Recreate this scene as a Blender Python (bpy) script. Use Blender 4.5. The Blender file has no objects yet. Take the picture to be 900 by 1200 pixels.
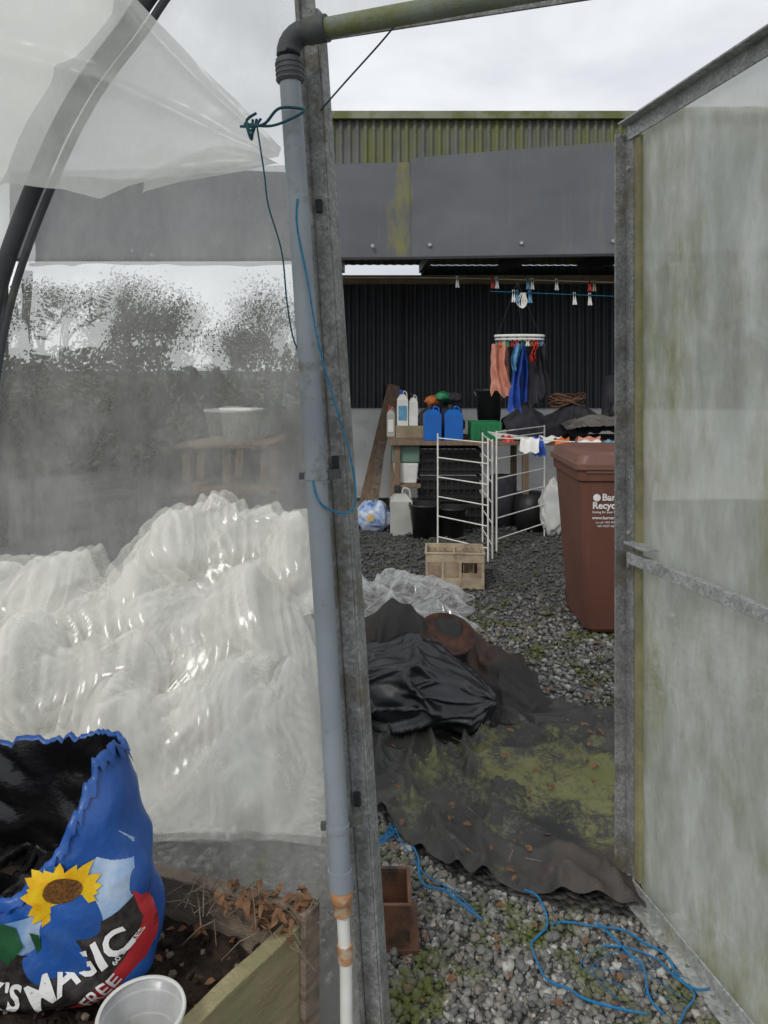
import bpy, bmesh, math, random
import numpy as np
from mathutils import Vector, Matrix, noise
random.seed(7); np.random.seed(7)
S = bpy.context.scene
R = math.radians

# ------------------------------------------------------------------ materials
def nt(name):
    m = bpy.data.materials.new(name); m.use_nodes = True
    t = m.node_tree; t.nodes.clear()
    return m, t, t.nodes, t.links
def tex_noise(n, l, co, scale, detail=5, rough=0.55, dist=0.0, stretch=None):
    src = co
    if stretch:
        mp = n.new('ShaderNodeMapping'); mp.inputs['Scale'].default_value = stretch
        l.new(co, mp.inputs['Vector']); src = mp.outputs[0]
    t = n.new('ShaderNodeTexNoise'); t.inputs['Scale'].default_value = scale
    t.inputs['Detail'].default_value = detail; t.inputs['Roughness'].default_value = rough
    t.inputs['Distortion'].default_value = dist
    l.new(src, t.inputs['Vector']); return t.outputs['Fac']
def ramp(n, l, fac, a, b, ca=(0,0,0,1), cb=(1,1,1,1)):
    r = n.new('ShaderNodeValToRGB'); l.new(fac, r.inputs[0])
    r.color_ramp.elements[0].position = a; r.color_ramp.elements[1].position = b
    r.color_ramp.elements[0].color = ca; r.color_ramp.elements[1].color = cb
    return r.outputs[0]
def mixc(n, l, fac, a, b):
    m = n.new('ShaderNodeMix'); m.data_type = 'RGBA'
    if isinstance(fac, (int, float)): m.inputs[0].default_value = fac
    else: l.new(fac, m.inputs[0])
    for i, c in ((6, a), (7, b)):
        if isinstance(c, tuple): m.inputs[i].default_value = (c[0], c[1], c[2], 1)
        else: l.new(c, m.inputs[i])
    return m.outputs[2]
def mat(name, c1, c2=None, scale=8, rough=0.7, metal=0.0, bump=0.3, bscale=60, stain=None, stain_at=(0.55, 0.7),
        stain_scale=3, stretch=None, spec=0.4, voro=False, dist=0.0, sstretch=None):
    m, t, n, l = nt(name)
    o = n.new('ShaderNodeOutputMaterial'); p = n.new('ShaderNodeBsdfPrincipled'); l.new(p.outputs[0], o.inputs[0])
    tc = n.new('ShaderNodeTexCoord'); co = tc.outputs['Object']
    if c2 is None: c2 = tuple(x * 0.7 for x in c1)
    f = ramp(n, l, tex_noise(n, l, co, scale, 4, stretch=stretch), 0.35, 0.68)
    col = mixc(n, l, f, c1, c2)
    if voro:
        v = n.new('ShaderNodeTexVoronoi'); v.inputs['Scale'].default_value = 130; l.new(co, v.inputs['Vector'])
        g = n.new('ShaderNodeSeparateColor'); l.new(v.outputs['Color'], g.inputs[0])
        f3 = ramp(n, l, g.outputs[0], 0.0, 1.0, (0.72, 0.72, 0.72, 1), (1.2, 1.2, 1.2, 1))
        mm = n.new('ShaderNodeMix'); mm.data_type = 'RGBA'; mm.blend_type = 'MULTIPLY'; mm.inputs[0].default_value = 1
        l.new(col, mm.inputs[6]); l.new(f3, mm.inputs[7]); col = mm.outputs[2]
    if stain:
        f2 = ramp(n, l, tex_noise(n, l, co, stain_scale, 6, 0.65, dist, sstretch), *stain_at)
        col = mixc(n, l, f2, col, stain)
    l.new(col, p.inputs['Base Color'])
    p.inputs['Roughness'].default_value = rough; p.inputs['Metallic'].default_value = metal
    p.inputs['Specular IOR Level'].default_value = spec
    if bump:
        b = n.new('ShaderNodeBump'); b.inputs['Strength'].default_value = bump; b.inputs['Distance'].default_value = 0.01
        l.new(tex_noise(n, l, co, bscale, 4, 0.6, stretch=stretch), b.inputs['Height']); l.new(b.outputs[0], p.inputs['Normal'])
    return m

def film(name, haze, haze_rng, col, col2, streak=(3, 3, 0.6), nscale=3, blur=0.0, brough=0.12, gloss=0.06,
         algae=None, algae_at=(0.55, 0.75), bump=0.3, bscale=9, dif=0.4, detail=5, facing=0.0, grough=.28, crease=0.0, ascale=.7):
    """translucent horticultural film: clear + slightly scattering + dirt haze"""
    m, t, n, l = nt(name)
    o = n.new('ShaderNodeOutputMaterial'); tc = n.new('ShaderNodeTexCoord'); co = tc.outputs['Object']
    tr = n.new('ShaderNodeBsdfTransparent'); tr.inputs[0].default_value = (0.95, 0.96, 0.95, 1)
    clear = tr.outputs[0]
    if blur > 0:
        rf = n.new('ShaderNodeBsdfRefraction'); rf.inputs['IOR'].default_value = 1.04; rf.inputs['Roughness'].default_value = brough
        rf.inputs[0].default_value = (0.95, 0.96, 0.95, 1)
        a = n.new('ShaderNodeMixShader'); a.inputs[0].default_value = blur
        l.new(tr.outputs[0], a.inputs[1]); l.new(rf.outputs[0], a.inputs[2]); clear = a.outputs[0]
    N1 = tex_noise(n, l, co, nscale, detail, 0.66, 0.0, streak)
    c = mixc(n, l, ramp(n, l, N1, 0.35, 0.65), col2, col)
    if algae:
        c = mixc(n, l, ramp(n, l, tex_noise(n, l, co, nscale*ascale, detail, 0.70, 0.0, streak), *algae_at), c, algae)
    tl = n.new('ShaderNodeBsdfTranslucent'); l.new(c, tl.inputs[0])
    df = n.new('ShaderNodeBsdfDiffuse'); l.new(c, df.inputs[0])
    h = n.new('ShaderNodeMixShader'); h.inputs[0].default_value = dif
    l.new(tl.outputs[0], h.inputs[1]); l.new(df.outputs[0], h.inputs[2])
    mr = n.new('ShaderNodeMapRange'); l.new(N1, mr.inputs[0])
    mr.inputs[1].default_value = 0.3; mr.inputs[2].default_value = 0.72
    mr.inputs[3].default_value = haze; mr.inputs[4].default_value = haze + haze_rng
    fac = mr.outputs[0]
    if facing:   # longer path through the film at grazing angles scatters more
        lw = n.new('ShaderNodeLayerWeight'); lw.inputs[0].default_value = 0.5
        mu = n.new('ShaderNodeMath'); mu.operation = 'MULTIPLY_ADD'; mu.use_clamp = True
        l.new(lw.outputs['Facing'], mu.inputs[0]); mu.inputs[1].default_value = facing; l.new(fac, mu.inputs[2]); fac = mu.outputs[0]
    if crease:   # stress-whitened creases (from the mesh's own curvature)
        at = n.new('ShaderNodeAttribute'); at.attribute_name = 'crease'
        mu = n.new('ShaderNodeMath'); mu.operation = 'MULTIPLY_ADD'; mu.use_clamp = True
        l.new(at.outputs['Fac'], mu.inputs[0]); mu.inputs[1].default_value = crease; l.new(fac, mu.inputs[2]); fac = mu.outputs[0]
    b = n.new('ShaderNodeMixShader'); l.new(fac, b.inputs[0])
    l.new(clear, b.inputs[1]); l.new(h.outputs[0], b.inputs[2])
    last = b.outputs[0]
    if gloss > 0:
        bp = n.new('ShaderNodeBump'); bp.inputs['Strength'].default_value = bump; bp.inputs['Distance'].default_value = 0.02
        l.new(tex_noise(n, l, co, bscale, 2, 0.5, 1.0), bp.inputs['Height'])
        gl = n.new('ShaderNodeBsdfGlossy'); gl.inputs['Roughness'].default_value = grough; l.new(bp.outputs[0], gl.inputs['Normal'])
        l.new(bp.outputs[0], df.inputs['Normal'])
        g = n.new('ShaderNodeMixShader'); g.inputs[0].default_value = gloss
        l.new(last, g.inputs[1]); l.new(gl.outputs[0], g.inputs[2]); last = g.outputs[0]
    l.new(last, o.inputs[0])
    return m

GALV = mat('galvanised_steel', (0.33, 0.335, 0.33), (0.20, 0.205, 0.20), 14, 0.6, 0.25, 0.3, 90, (0.17, 0.145, 0.095), (0.54, 0.70), 7, voro=True)
GALVL = mat('galvanised_light', (0.44, 0.45, 0.44), (0.30, 0.31, 0.30), 18, 0.55, 0.2, 0.2, 90, (0.27, 0.26, 0.17), (0.55, 0.75), 7, voro=True)
PVC = mat('grey_pvc', (0.28, 0.315, 0.345), (0.22, 0.25, 0.28), 5, 0.42, 0, 0.06, 80, (0.14, 0.135, 0.11), (0.6, 0.74), 13)
PVCD = mat('dark_grey_pvc', (0.085, 0.093, 0.10), (0.06, 0.065, 0.07), 6, 0.5, 0, 0.1, 60, (0.14, 0.14, 0.10), (0.55, 0.75), 8)
PVCM = mat('mossy_pvc', (0.27, 0.30, 0.22), (0.20, 0.23, 0.21), 9, 0.7, 0, 0.3, 90, (0.20, 0.22, 0.08), (0.42, 0.62), 14)
COPPER = mat('orange_fitting', (0.50, 0.24, 0.11), (0.36, 0.20, 0.11), 30, 0.5, 0.1, 0.2, 80, (0.5, 0.42, 0.3), (0.5, 0.6), 30)
WHITEPL = mat('white_plastic', (0.74, 0.74, 0.71), (0.60, 0.60, 0.56), 8, 0.45, 0, 0.05, 40)
WIRE = mat('white_wire', (0.78, 0.77, 0.72), (0.6, 0.57, 0.5), 10, 0.4, 0, 0)
BLACK = mat('black_plastic', (0.014, 0.014, 0.016), (0.022, 0.022, 0.023), 6, 0.45, 0, 0.2, 30)
BLACKSHEET = mat('black_sheeting', (0.008, 0.009, 0.011), (0.015, 0.016, 0.019), 4, 0.36, 0, 0.12, 25, (0.045, 0.042, 0.036), (0.6, 0.85), 6, spec=0.6)
MATTEBLK = mat('dirty_black_cloth', (0.018, 0.018, 0.018), (0.034, 0.031, 0.027), 5, 0.72, 0, 0.4, 50, (0.070, 0.036, 0.024), (0.5, 0.70), 3)
DISCBROWN = mat('dark_brown_disc', (0.10, 0.042, 0.026), (0.04, 0.022, 0.017), 18, 0.9, 0, 0.5, 60, (0.02, 0.018, 0.015), (0.5, 0.7), 8)  # colour of the disc that stands for shading on the black sheet
BROWNBIN = mat('brown_bin_plastic', (0.135, 0.055, 0.037), (0.11, 0.045, 0.031), 3, 0.5, 0, 0.05, 150, (0.16, 0.09, 0.065), (0.58, 0.85), 3, sstretch=(4, 4, .5))
BROWNLID = mat('brown_lid_plastic', (0.17, 0.085, 0.062), (0.13, 0.063, 0.046), 4, 0.5, 0, 0.1, 80)
TERRA = mat('brown_pot_plastic', (0.16, 0.07, 0.04), (0.09, 0.047, 0.03), 14, 0.6, 0, 0.2, 70, (0.03, 0.025, 0.018), (0.5, 0.66), 12)
CORR = mat('dark_corrugated_sheet', (0.050, 0.056, 0.063), (0.036, 0.041, 0.046), 2, 0.5, 0.0, 0.1, 20, (0.085, 0.085, 0.078), (0.55, 0.8), 2, sstretch=(4, 4, .4))
CORRG = mat('mossy_corrugated_sheet', (0.15, 0.155, 0.145), (0.105, 0.11, 0.10), 3, 0.8, 0.0, 0.2, 40, (0.15, 0.16, 0.05), (0.42, 0.64), 2.2, sstretch=(3, 3, .5))
FLASH = mat('mossy_flashing', (0.24, 0.25, 0.17), (0.16, 0.17, 0.11), 3, 0.8, 0, 0.2, 40, (0.13, 0.14, 0.05), (0.45, 0.6), 4)
WHITEWALL = mat('whitewashed_blockwork', (0.80, 0.80, 0.78), (0.68, 0.68, 0.66), 3, 0.9, 0, 0.4, 30, (0.32, 0.33, 0.30), (0.58, 0.82), 2.5)
DARKSTEEL = mat('dark_steel', (0.035, 0.037, 0.041), None, 5, 0.6, 0.2, 0.1, 30)
WOODG = mat('lichened_board', (0.33, 0.28, 0.16), (0.21, 0.175, 0.10), 6, 0.85, 0, 0.6, 45, (0.24, 0.245, 0.115), (0.45, 0.66), 7, stretch=(1.2, 1.2, 9))
WOODD = mat('weathered_wood', (0.27, 0.215, 0.16), (0.14, 0.108, 0.083), 9, 0.88, 0, 0.6, 55, (0.07, 0.055, 0.042), (0.55, 0.72), 8, stretch=(1.5, 1.5, 6))
WOODB = mat('brown_timber', (0.24, 0.165, 0.11), (0.14, 0.10, 0.07), 5, 0.85, 0, 0.4, 40, stretch=(6, 6, .8))
WOODL = mat('pale_timber', (0.34, 0.28, 0.18), (0.22, 0.18, 0.12), 5, 0.85, 0, 0.3, 40)
CRATE = mat('beige_crate_plastic', (0.44, 0.36, 0.25), (0.30, 0.235, 0.165), 12, 0.65, 0, 0.2, 50, (0.16, 0.12, 0.085), (0.5, 0.7), 9)
CRATEI = mat('crate_inside', (0.34, 0.255, 0.175), (0.20, 0.14, 0.10), 14, 0.7, 0, 0.2, 50)
SOIL = mat('compost_soil', (0.040, 0.025, 0.016), (0.015, 0.010, 0.007), 40, 0.95, 0, 1.0, 90, (0.09, 0.055, 0.034), (0.62, 0.7), 60)
BLUEC = mat('blue_container', (0.012, 0.13, 0.48), (0.01, 0.10, 0.38), 5, 0.4, 0, 0.05)
GREENC = mat('green_plastic', (0.02, 0.22, 0.08), (0.015, 0.15, 0.06), 5, 0.5, 0, 0.05)
PALEGREEN = mat('pale_green_lid', (0.13, 0.22, 0.17), None, 5, 0.5, 0, 0.05)
GREYC = mat('grey_translucent_jug', (0.46, 0.46, 0.43), (0.36, 0.36, 0.33), 5, 0.4, 0, 0.05)
TARP = mat('grey_brown_tarp', (0.15, 0.14, 0.12), (0.09, 0.083, 0.075), 5, 0.8, 0, 0.3, 40)
ROPEO = mat('orange_brown_hose', (0.20, 0.10, 0.06), None, 30, 0.7, 0, 0.3, 200)
TWINE = mat('blue_twine', (0.015, 0.24, 0.45), (0.01, 0.15, 0.3), 90, 0.6, 0, 0.6, 400)
TWINEN = mat('navy_twine', (0.01, 0.06, 0.12), (0.01, 0.10, 0.10), 60, 0.7, 0, 0.5, 400)
ROPEB = mat('blue_polypropylene_rope', (0.02, 0.30, 0.66), (0.015, 0.19, 0.46), 120, 0.45, 0, 0.8, 500, (0.10, 0.22, 0.32), (.5, .7), 14)
PEACH = mat('peach_cloth', (0.62, 0.28, 0.20), (0.48, 0.19, 0.13), 12, 0.9, 0, 0.3, 90)
BLUECL = mat('blue_cloth', (0.03, 0.10, 0.46), (0.02, 0.06, 0.28), 12, 0.9, 0, 0.3, 90)
DARKCL = mat('dark_cloth', (0.020, 0.020, 0.028), (0.040, 0.040, 0.046), 12, 0.9, 0, 0.3, 90)
RED = mat('red_plastic', (0.50, 0.035, 0.02), None, 12, 0.5, 0, 0)
LBLUE = mat('light_blue_plastic', (0.12, 0.32, 0.5), None, 12, 0.5, 0, 0)
ORANGE = mat('orange_plastic', (0.6, 0.16, 0.03), None, 12, 0.5, 0, 0)
LEAF = mat('dead_leaf', (0.22, 0.11, 0.052), (0.11, 0.06, 0.033), 40, 0.85, 0, 0.3, 90)
BARK = mat('tree_bark', (0.05, 0.042, 0.032), (0.03, 0.026, 0.02), 3, 0.9, 0, 0.3, 10)
FOL = mat('dull_foliage', (0.040, 0.046, 0.026), (0.072, 0.070, 0.044), 0.6, 0.9, 0, 0)
BUSHM = mat('bramble_foliage', (0.030, 0.034, 0.020), (0.12, 0.105, 0.072), 1.1, 0.9, 0, 0)
BAGBLUE = mat('bag_blue_print', (0.020, 0.10, 0.38), (0.016, 0.08, 0.31), 6, 0.36, 0, 0.35, 20, (0.06, 0.15, 0.36), (.52, .8), 9, spec=0.5)
BAGIN = mat('bag_black_inside', (0.006, 0.006, 0.007), (0.012, 0.012, 0.013), 6, 0.3, 0, 0.6, 16, spec=0.5)
PACK = mat('blue_white_packet', (0.55, 0.60, 0.66), (0.03, 0.16, 0.48), 14, 0.4, 0, 0.2, 30)
PR_W = mat('print_white', (0.80, 0.80, 0.78), (0.66, 0.66, 0.66), 10, 0.4, 0, 0.15, 30, (0.35, 0.32, 0.29), (0.60, 0.74), 22)
PR_CL = mat('print_cloud', (0.50, 0.60, 0.72), (0.14, 0.30, 0.56), 14, 0.4, 0, 0.15, 30)
PR_Y = mat('print_yellow', (0.80, 0.58, 0.02), (0.78, 0.38, 0.01), 40, 0.4, 0, 0.1)
PR_BR = mat('print_seedhead', (0.10, 0.04, 0.012), (0.25, 0.11, 0.02), 150, 0.5, 0, 0.4, 300)
PR_K = mat('print_soil_black', (0.010, 0.009, 0.009), (0.05, 0.042, 0.04), 60, 0.4, 0, 0.15, 30)
PR_R = mat('print_red', (0.55, 0.03, 0.04), (0.43, 0.03, 0.035), 8, 0.4, 0, 0.15, 30)
PR_G = mat('print_green', (0.02, 0.10, 0.04), None, 30, 0.4, 0, 0.1)

CLEARPOT = film('cloudy_pot_plastic', 0.55, 0.15, (0.84, 0.86, 0.86), (0.76, 0.78, 0.78), gloss=0.05, facing=.45, dif=.6)
SHEETF = film('clear_tunnel_film', 0.18, 0.26, (0.90, 0.90, 0.87), (0.82, 0.82, 0.77), (2.4, 2.4, 1.4), 2.6, 0.5, 0.06, 0.03, detail=7)
FLAPF = film('folded_film', 0.50, 0.22, (0.93, 0.93, 0.91), (0.86, 0.86, 0.84), (2, 2, 2), 3, gloss=0.05, facing=.3)
COVERF = film('tunnel_cover_film', 0.50, 0.3, (0.84, 0.85, 0.80), (0.78, 0.80, 0.71), (2, 2, 2), 3, gloss=0.0, detail=2)
HEAPF = film('crumpled_film', 0.20, 0.16, (0.94, 0.92, 0.85), (0.90, 0.88, 0.80), (3, 3, 3), 3, gloss=0.12, bump=0.10, bscale=12, dif=0.72, detail=2, facing=.32, grough=.2, crease=.85)
CLEARF = film('clear_crumpled_film', 0.08, 0.10, (0.88, 0.88, 0.88), (0.78, 0.78, 0.78), (3, 3, 3), 4, gloss=0.16, bump=0.4, bscale=16, detail=3, facing=.45, grough=.18, crease=.4)
DOORF = film('weathered_door_panel', 0.56, 0.30, (0.84, 0.87, 0.80), (0.64, 0.67, 0.56), (2.6, 2.6, 1.0), 3.0, 0.8, 0.12, 0.05, (0.42, 0.42, 0.20), (0.46, 0.68), detail=9, ascale=.55)

def fascia_mat():
    m, t, n, l = nt('grey_fascia_sheet'); o = n.new('ShaderNodeOutputMaterial'); p = n.new('ShaderNodeBsdfPrincipled')
    l.new(p.outputs[0], o.inputs[0]); tc = n.new('ShaderNodeTexCoord'); co = tc.outputs['Object']
    c = mixc(n, l, ramp(n, l, tex_noise(n, l, co, 1.0, 5), 0.35, 0.68), (0.125, 0.133, 0.146), (0.095, 0.102, 0.114))
    c = mixc(n, l, ramp(n, l, tex_noise(n, l, co, 2.0, 8, .7, 0, (4, 4, .3)), .56, .85), c, (0.17, 0.17, 0.15))
    sp = n.new('ShaderNodeSeparateXYZ'); l.new(co, sp.inputs[0])
    a = n.new('ShaderNodeMath'); a.operation = 'SUBTRACT'; l.new(sp.outputs[0], a.inputs[0]); a.inputs[1].default_value = .15
    b = n.new('ShaderNodeMath'); b.operation = 'ABSOLUTE'; l.new(a.outputs[0], b.inputs[0])
    mr = n.new('ShaderNodeMapRange'); l.new(b.outputs[0], mr.inputs[0]); mr.inputs[1].default_value = 0; mr.inputs[2].default_value = .2; mr.inputs[3].default_value = .16; mr.inputs[4].default_value = -.15
    ad = n.new('ShaderNodeMath'); l.new(tex_noise(n, l, co, 4, 8, .75, .5, (2, 2, .7)), ad.inputs[0]); l.new(mr.outputs[0], ad.inputs[1])
    c = mixc(n, l, ramp(n, l, ad.outputs[0], .52, .74), c, (0.19, 0.18, 0.05))
    mz = n.new('ShaderNodeMapRange'); l.new(sp.outputs[2], mz.inputs[0]); mz.inputs[1].default_value = 3.2; mz.inputs[2].default_value = 3.65; mz.inputs[3].default_value = -.1; mz.inputs[4].default_value = .15
    az = n.new('ShaderNodeMath'); l.new(tex_noise(n, l, co, 7, 8, .7, 0, (3, 3, .6)), az.inputs[0]); l.new(mz.outputs[0], az.inputs[1])
    c = mixc(n, l, ramp(n, l, az.outputs[0], .56, .78), c, (0.15, 0.15, 0.085))
    l.new(c, p.inputs['Base Color']); p.inputs['Roughness'].default_value = .5; p.inputs['Specular IOR Level'].default_value = .4
    bb = n.new('ShaderNodeBump'); bb.inputs['Strength'].default_value = .4; bb.inputs['Distance'].default_value = .08
    l.new(tex_noise(n, l, co, 1.6, 2), bb.inputs['Height']); l.new(bb.outputs[0], p.inputs['Normal'])
    return m
FASCIA = fascia_mat()

def weedmat_mat():
    m, t, n, l = nt('woven_ground_cover'); o = n.new('ShaderNodeOutputMaterial'); p = n.new('ShaderNodeBsdfPrincipled')
    l.new(p.outputs[0], o.inputs[0]); tc = n.new('ShaderNodeTexCoord'); co = tc.outputs['Object']
    c = mixc(n, l, ramp(n, l, tex_noise(n, l, co, 3, 7, 0.6), 0.35, 0.7), (0.028, 0.029, 0.028), (0.066, 0.065, 0.058))
    def blob(x0, y0, rx, ry, amp):
        mp = n.new('ShaderNodeMapping'); mp.inputs['Location'].default_value = (-x0/rx, -y0/ry, 0); mp.inputs['Scale'].default_value = (1/rx, 1/ry, 0)
        l.new(co, mp.inputs[0]); g = n.new('ShaderNodeTexGradient'); g.gradient_type = 'SPHERICAL'; l.new(mp.outputs[0], g.inputs[0])
        k = n.new('ShaderNodeMath'); k.operation = 'MULTIPLY_ADD'; l.new(g.outputs['Fac'], k.inputs[0]); k.inputs[1].default_value = amp; k.inputs[2].default_value = -.07; return k.outputs[0]
    def patch(col, bl, sc, a, b, base, lo=3.1):
        q = n.new('ShaderNodeMath'); l.new(tex_noise(n, l, co, lo, 4, 0.6), q.inputs[0]); l.new(tex_noise(n, l, co, sc, 8, 0.85), q.inputs[1])
        q2 = n.new('ShaderNodeMath'); q2.operation = 'MULTIPLY'; l.new(q.outputs[0], q2.inputs[0]); q2.inputs[1].default_value = .5
        ad = n.new('ShaderNodeMath'); l.new(q2.outputs[0], ad.inputs[0]); l.new(bl, ad.inputs[1])
        return mixc(n, l, ramp(n, l, ad.outputs[0], a, b), base, col)
    d = patch((0.080, 0.056, 0.045), blob(.62, 2.30, .45, .35, .20), 18, .52, .64, c)
    e = patch((0.150, 0.155, 0.060), blob(.66, 2.80, .95, .60, .20), 42, .525, .61, d, 6.5)
    f = patch((0.15, 0.14, 0.115), blob(.3, 2.7, .9, .9, .10), 70, .55, .65, e, 9)
    l.new(f, p.inputs['Base Color']); p.inputs['Roughness'].default_value = 0.58; p.inputs['Specular IOR Level'].default_value = 0.4
    b = n.new('ShaderNodeBump'); b.inputs['Strength'].default_value = 0.5; b.inputs['Distance'].default_value = 0.008
    l.new(tex_noise(n, l, co, 70, 6, .7), b.inputs['Height']); l.new(b.outputs[0], p.inputs['Normal'])
    return m
WEED = weedmat_mat()

def stone_mat():
    m, t, n, l = nt('gravel_stone'); o = n.new('ShaderNodeOutputMaterial'); p = n.new('ShaderNodeBsdfPrincipled')
    l.new(p.outputs[0], o.inputs[0]); tc = n.new('ShaderNodeTexCoord'); co = tc.outputs['Object']
    g = n.new('ShaderNodeNewGeometry')
    r = n.new('ShaderNodeValToRGB'); l.new(g.outputs['Random Per Island'], r.inputs[0])
    e = r.color_ramp.elements; e[0].position = 0; e[0].color = (0.07, 0.07, 0.068, 1); e[1].position = 1; e[1].color = (0.44, 0.43, 0.39, 1)
    for pos, c in ((0.25, (0.14, 0.14, 0.136, 1)), (0.5, (0.22, 0.217, 0.205, 1)), (0.7, (0.19, 0.168, 0.14, 1)), (0.88, (0.30, 0.293, 0.27, 1))):
        x = e.new(pos); x.color = c
    c = mixc(n, l, ramp(n, l, tex_noise(n, l, co, 4.2, 7, 0.7), 0.505, 0.60), r.outputs[0], (0.095, 0.112, 0.022))
    c = mixc(n, l, ramp(n, l, tex_noise(n, l, co, 90, 4, 0.7), 0.5, 0.8), c, (0.08, 0.073, 0.062))
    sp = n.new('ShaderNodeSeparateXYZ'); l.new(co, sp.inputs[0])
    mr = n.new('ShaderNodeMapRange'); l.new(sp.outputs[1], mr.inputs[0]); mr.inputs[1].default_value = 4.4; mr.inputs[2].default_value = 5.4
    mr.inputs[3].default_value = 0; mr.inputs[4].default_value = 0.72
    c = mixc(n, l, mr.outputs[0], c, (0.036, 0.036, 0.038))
    l.new(c, p.inputs['Base Color']); p.inputs['Roughness'].default_value = 0.75
    return m
STONE = stone_mat()
def ground_mat():
    m, t, n, l = nt('gravel_ground'); o = n.new('ShaderNodeOutputMaterial'); p = n.new('ShaderNodeBsdfPrincipled')
    l.new(p.outputs[0], o.inputs[0]); tc = n.new('ShaderNodeTexCoord'); co = tc.outputs['Object']
    v = n.new('ShaderNodeTexVoronoi'); v.inputs['Scale'].default_value = 45; l.new(co, v.inputs['Vector'])
    s = n.new('ShaderNodeSeparateColor'); l.new(v.outputs['Color'], s.inputs[0])
    c = ramp(n, l, s.outputs[0], 0, 1, (0.03, 0.03, 0.03, 1), (0.15, 0.15, 0.146, 1))
    c = mixc(n, l, ramp(n, l, tex_noise(n, l, co, 2.0, 6, 0.65), 0.42, 0.68), c, (0.045, 0.043, 0.04))
    sp = n.new('ShaderNodeSeparateXYZ'); l.new(co, sp.inputs[0])
    mr = n.new('ShaderNodeMapRange'); l.new(sp.outputs[1], mr.inputs[0]); mr.inputs[1].default_value = 17; mr.inputs[2].default_value = 21
    c = mixc(n, l, mr.outputs[0], c, (0.06, 0.07, 0.04))
    l.new(c, p.inputs['Base Color']); p.inputs['Roughness'].default_value = 0.85
    b = n.new('ShaderNodeBump'); b.inputs['Strength'].default_value = 0.8; b.inputs['Distance'].default_value = 0.02
    l.new(v.outputs['Distance'], b.inputs['Height']); b.invert = True; l.new(b.outputs[0], p.inputs['Normal'])
    return m
GROUND = ground_mat()

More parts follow.
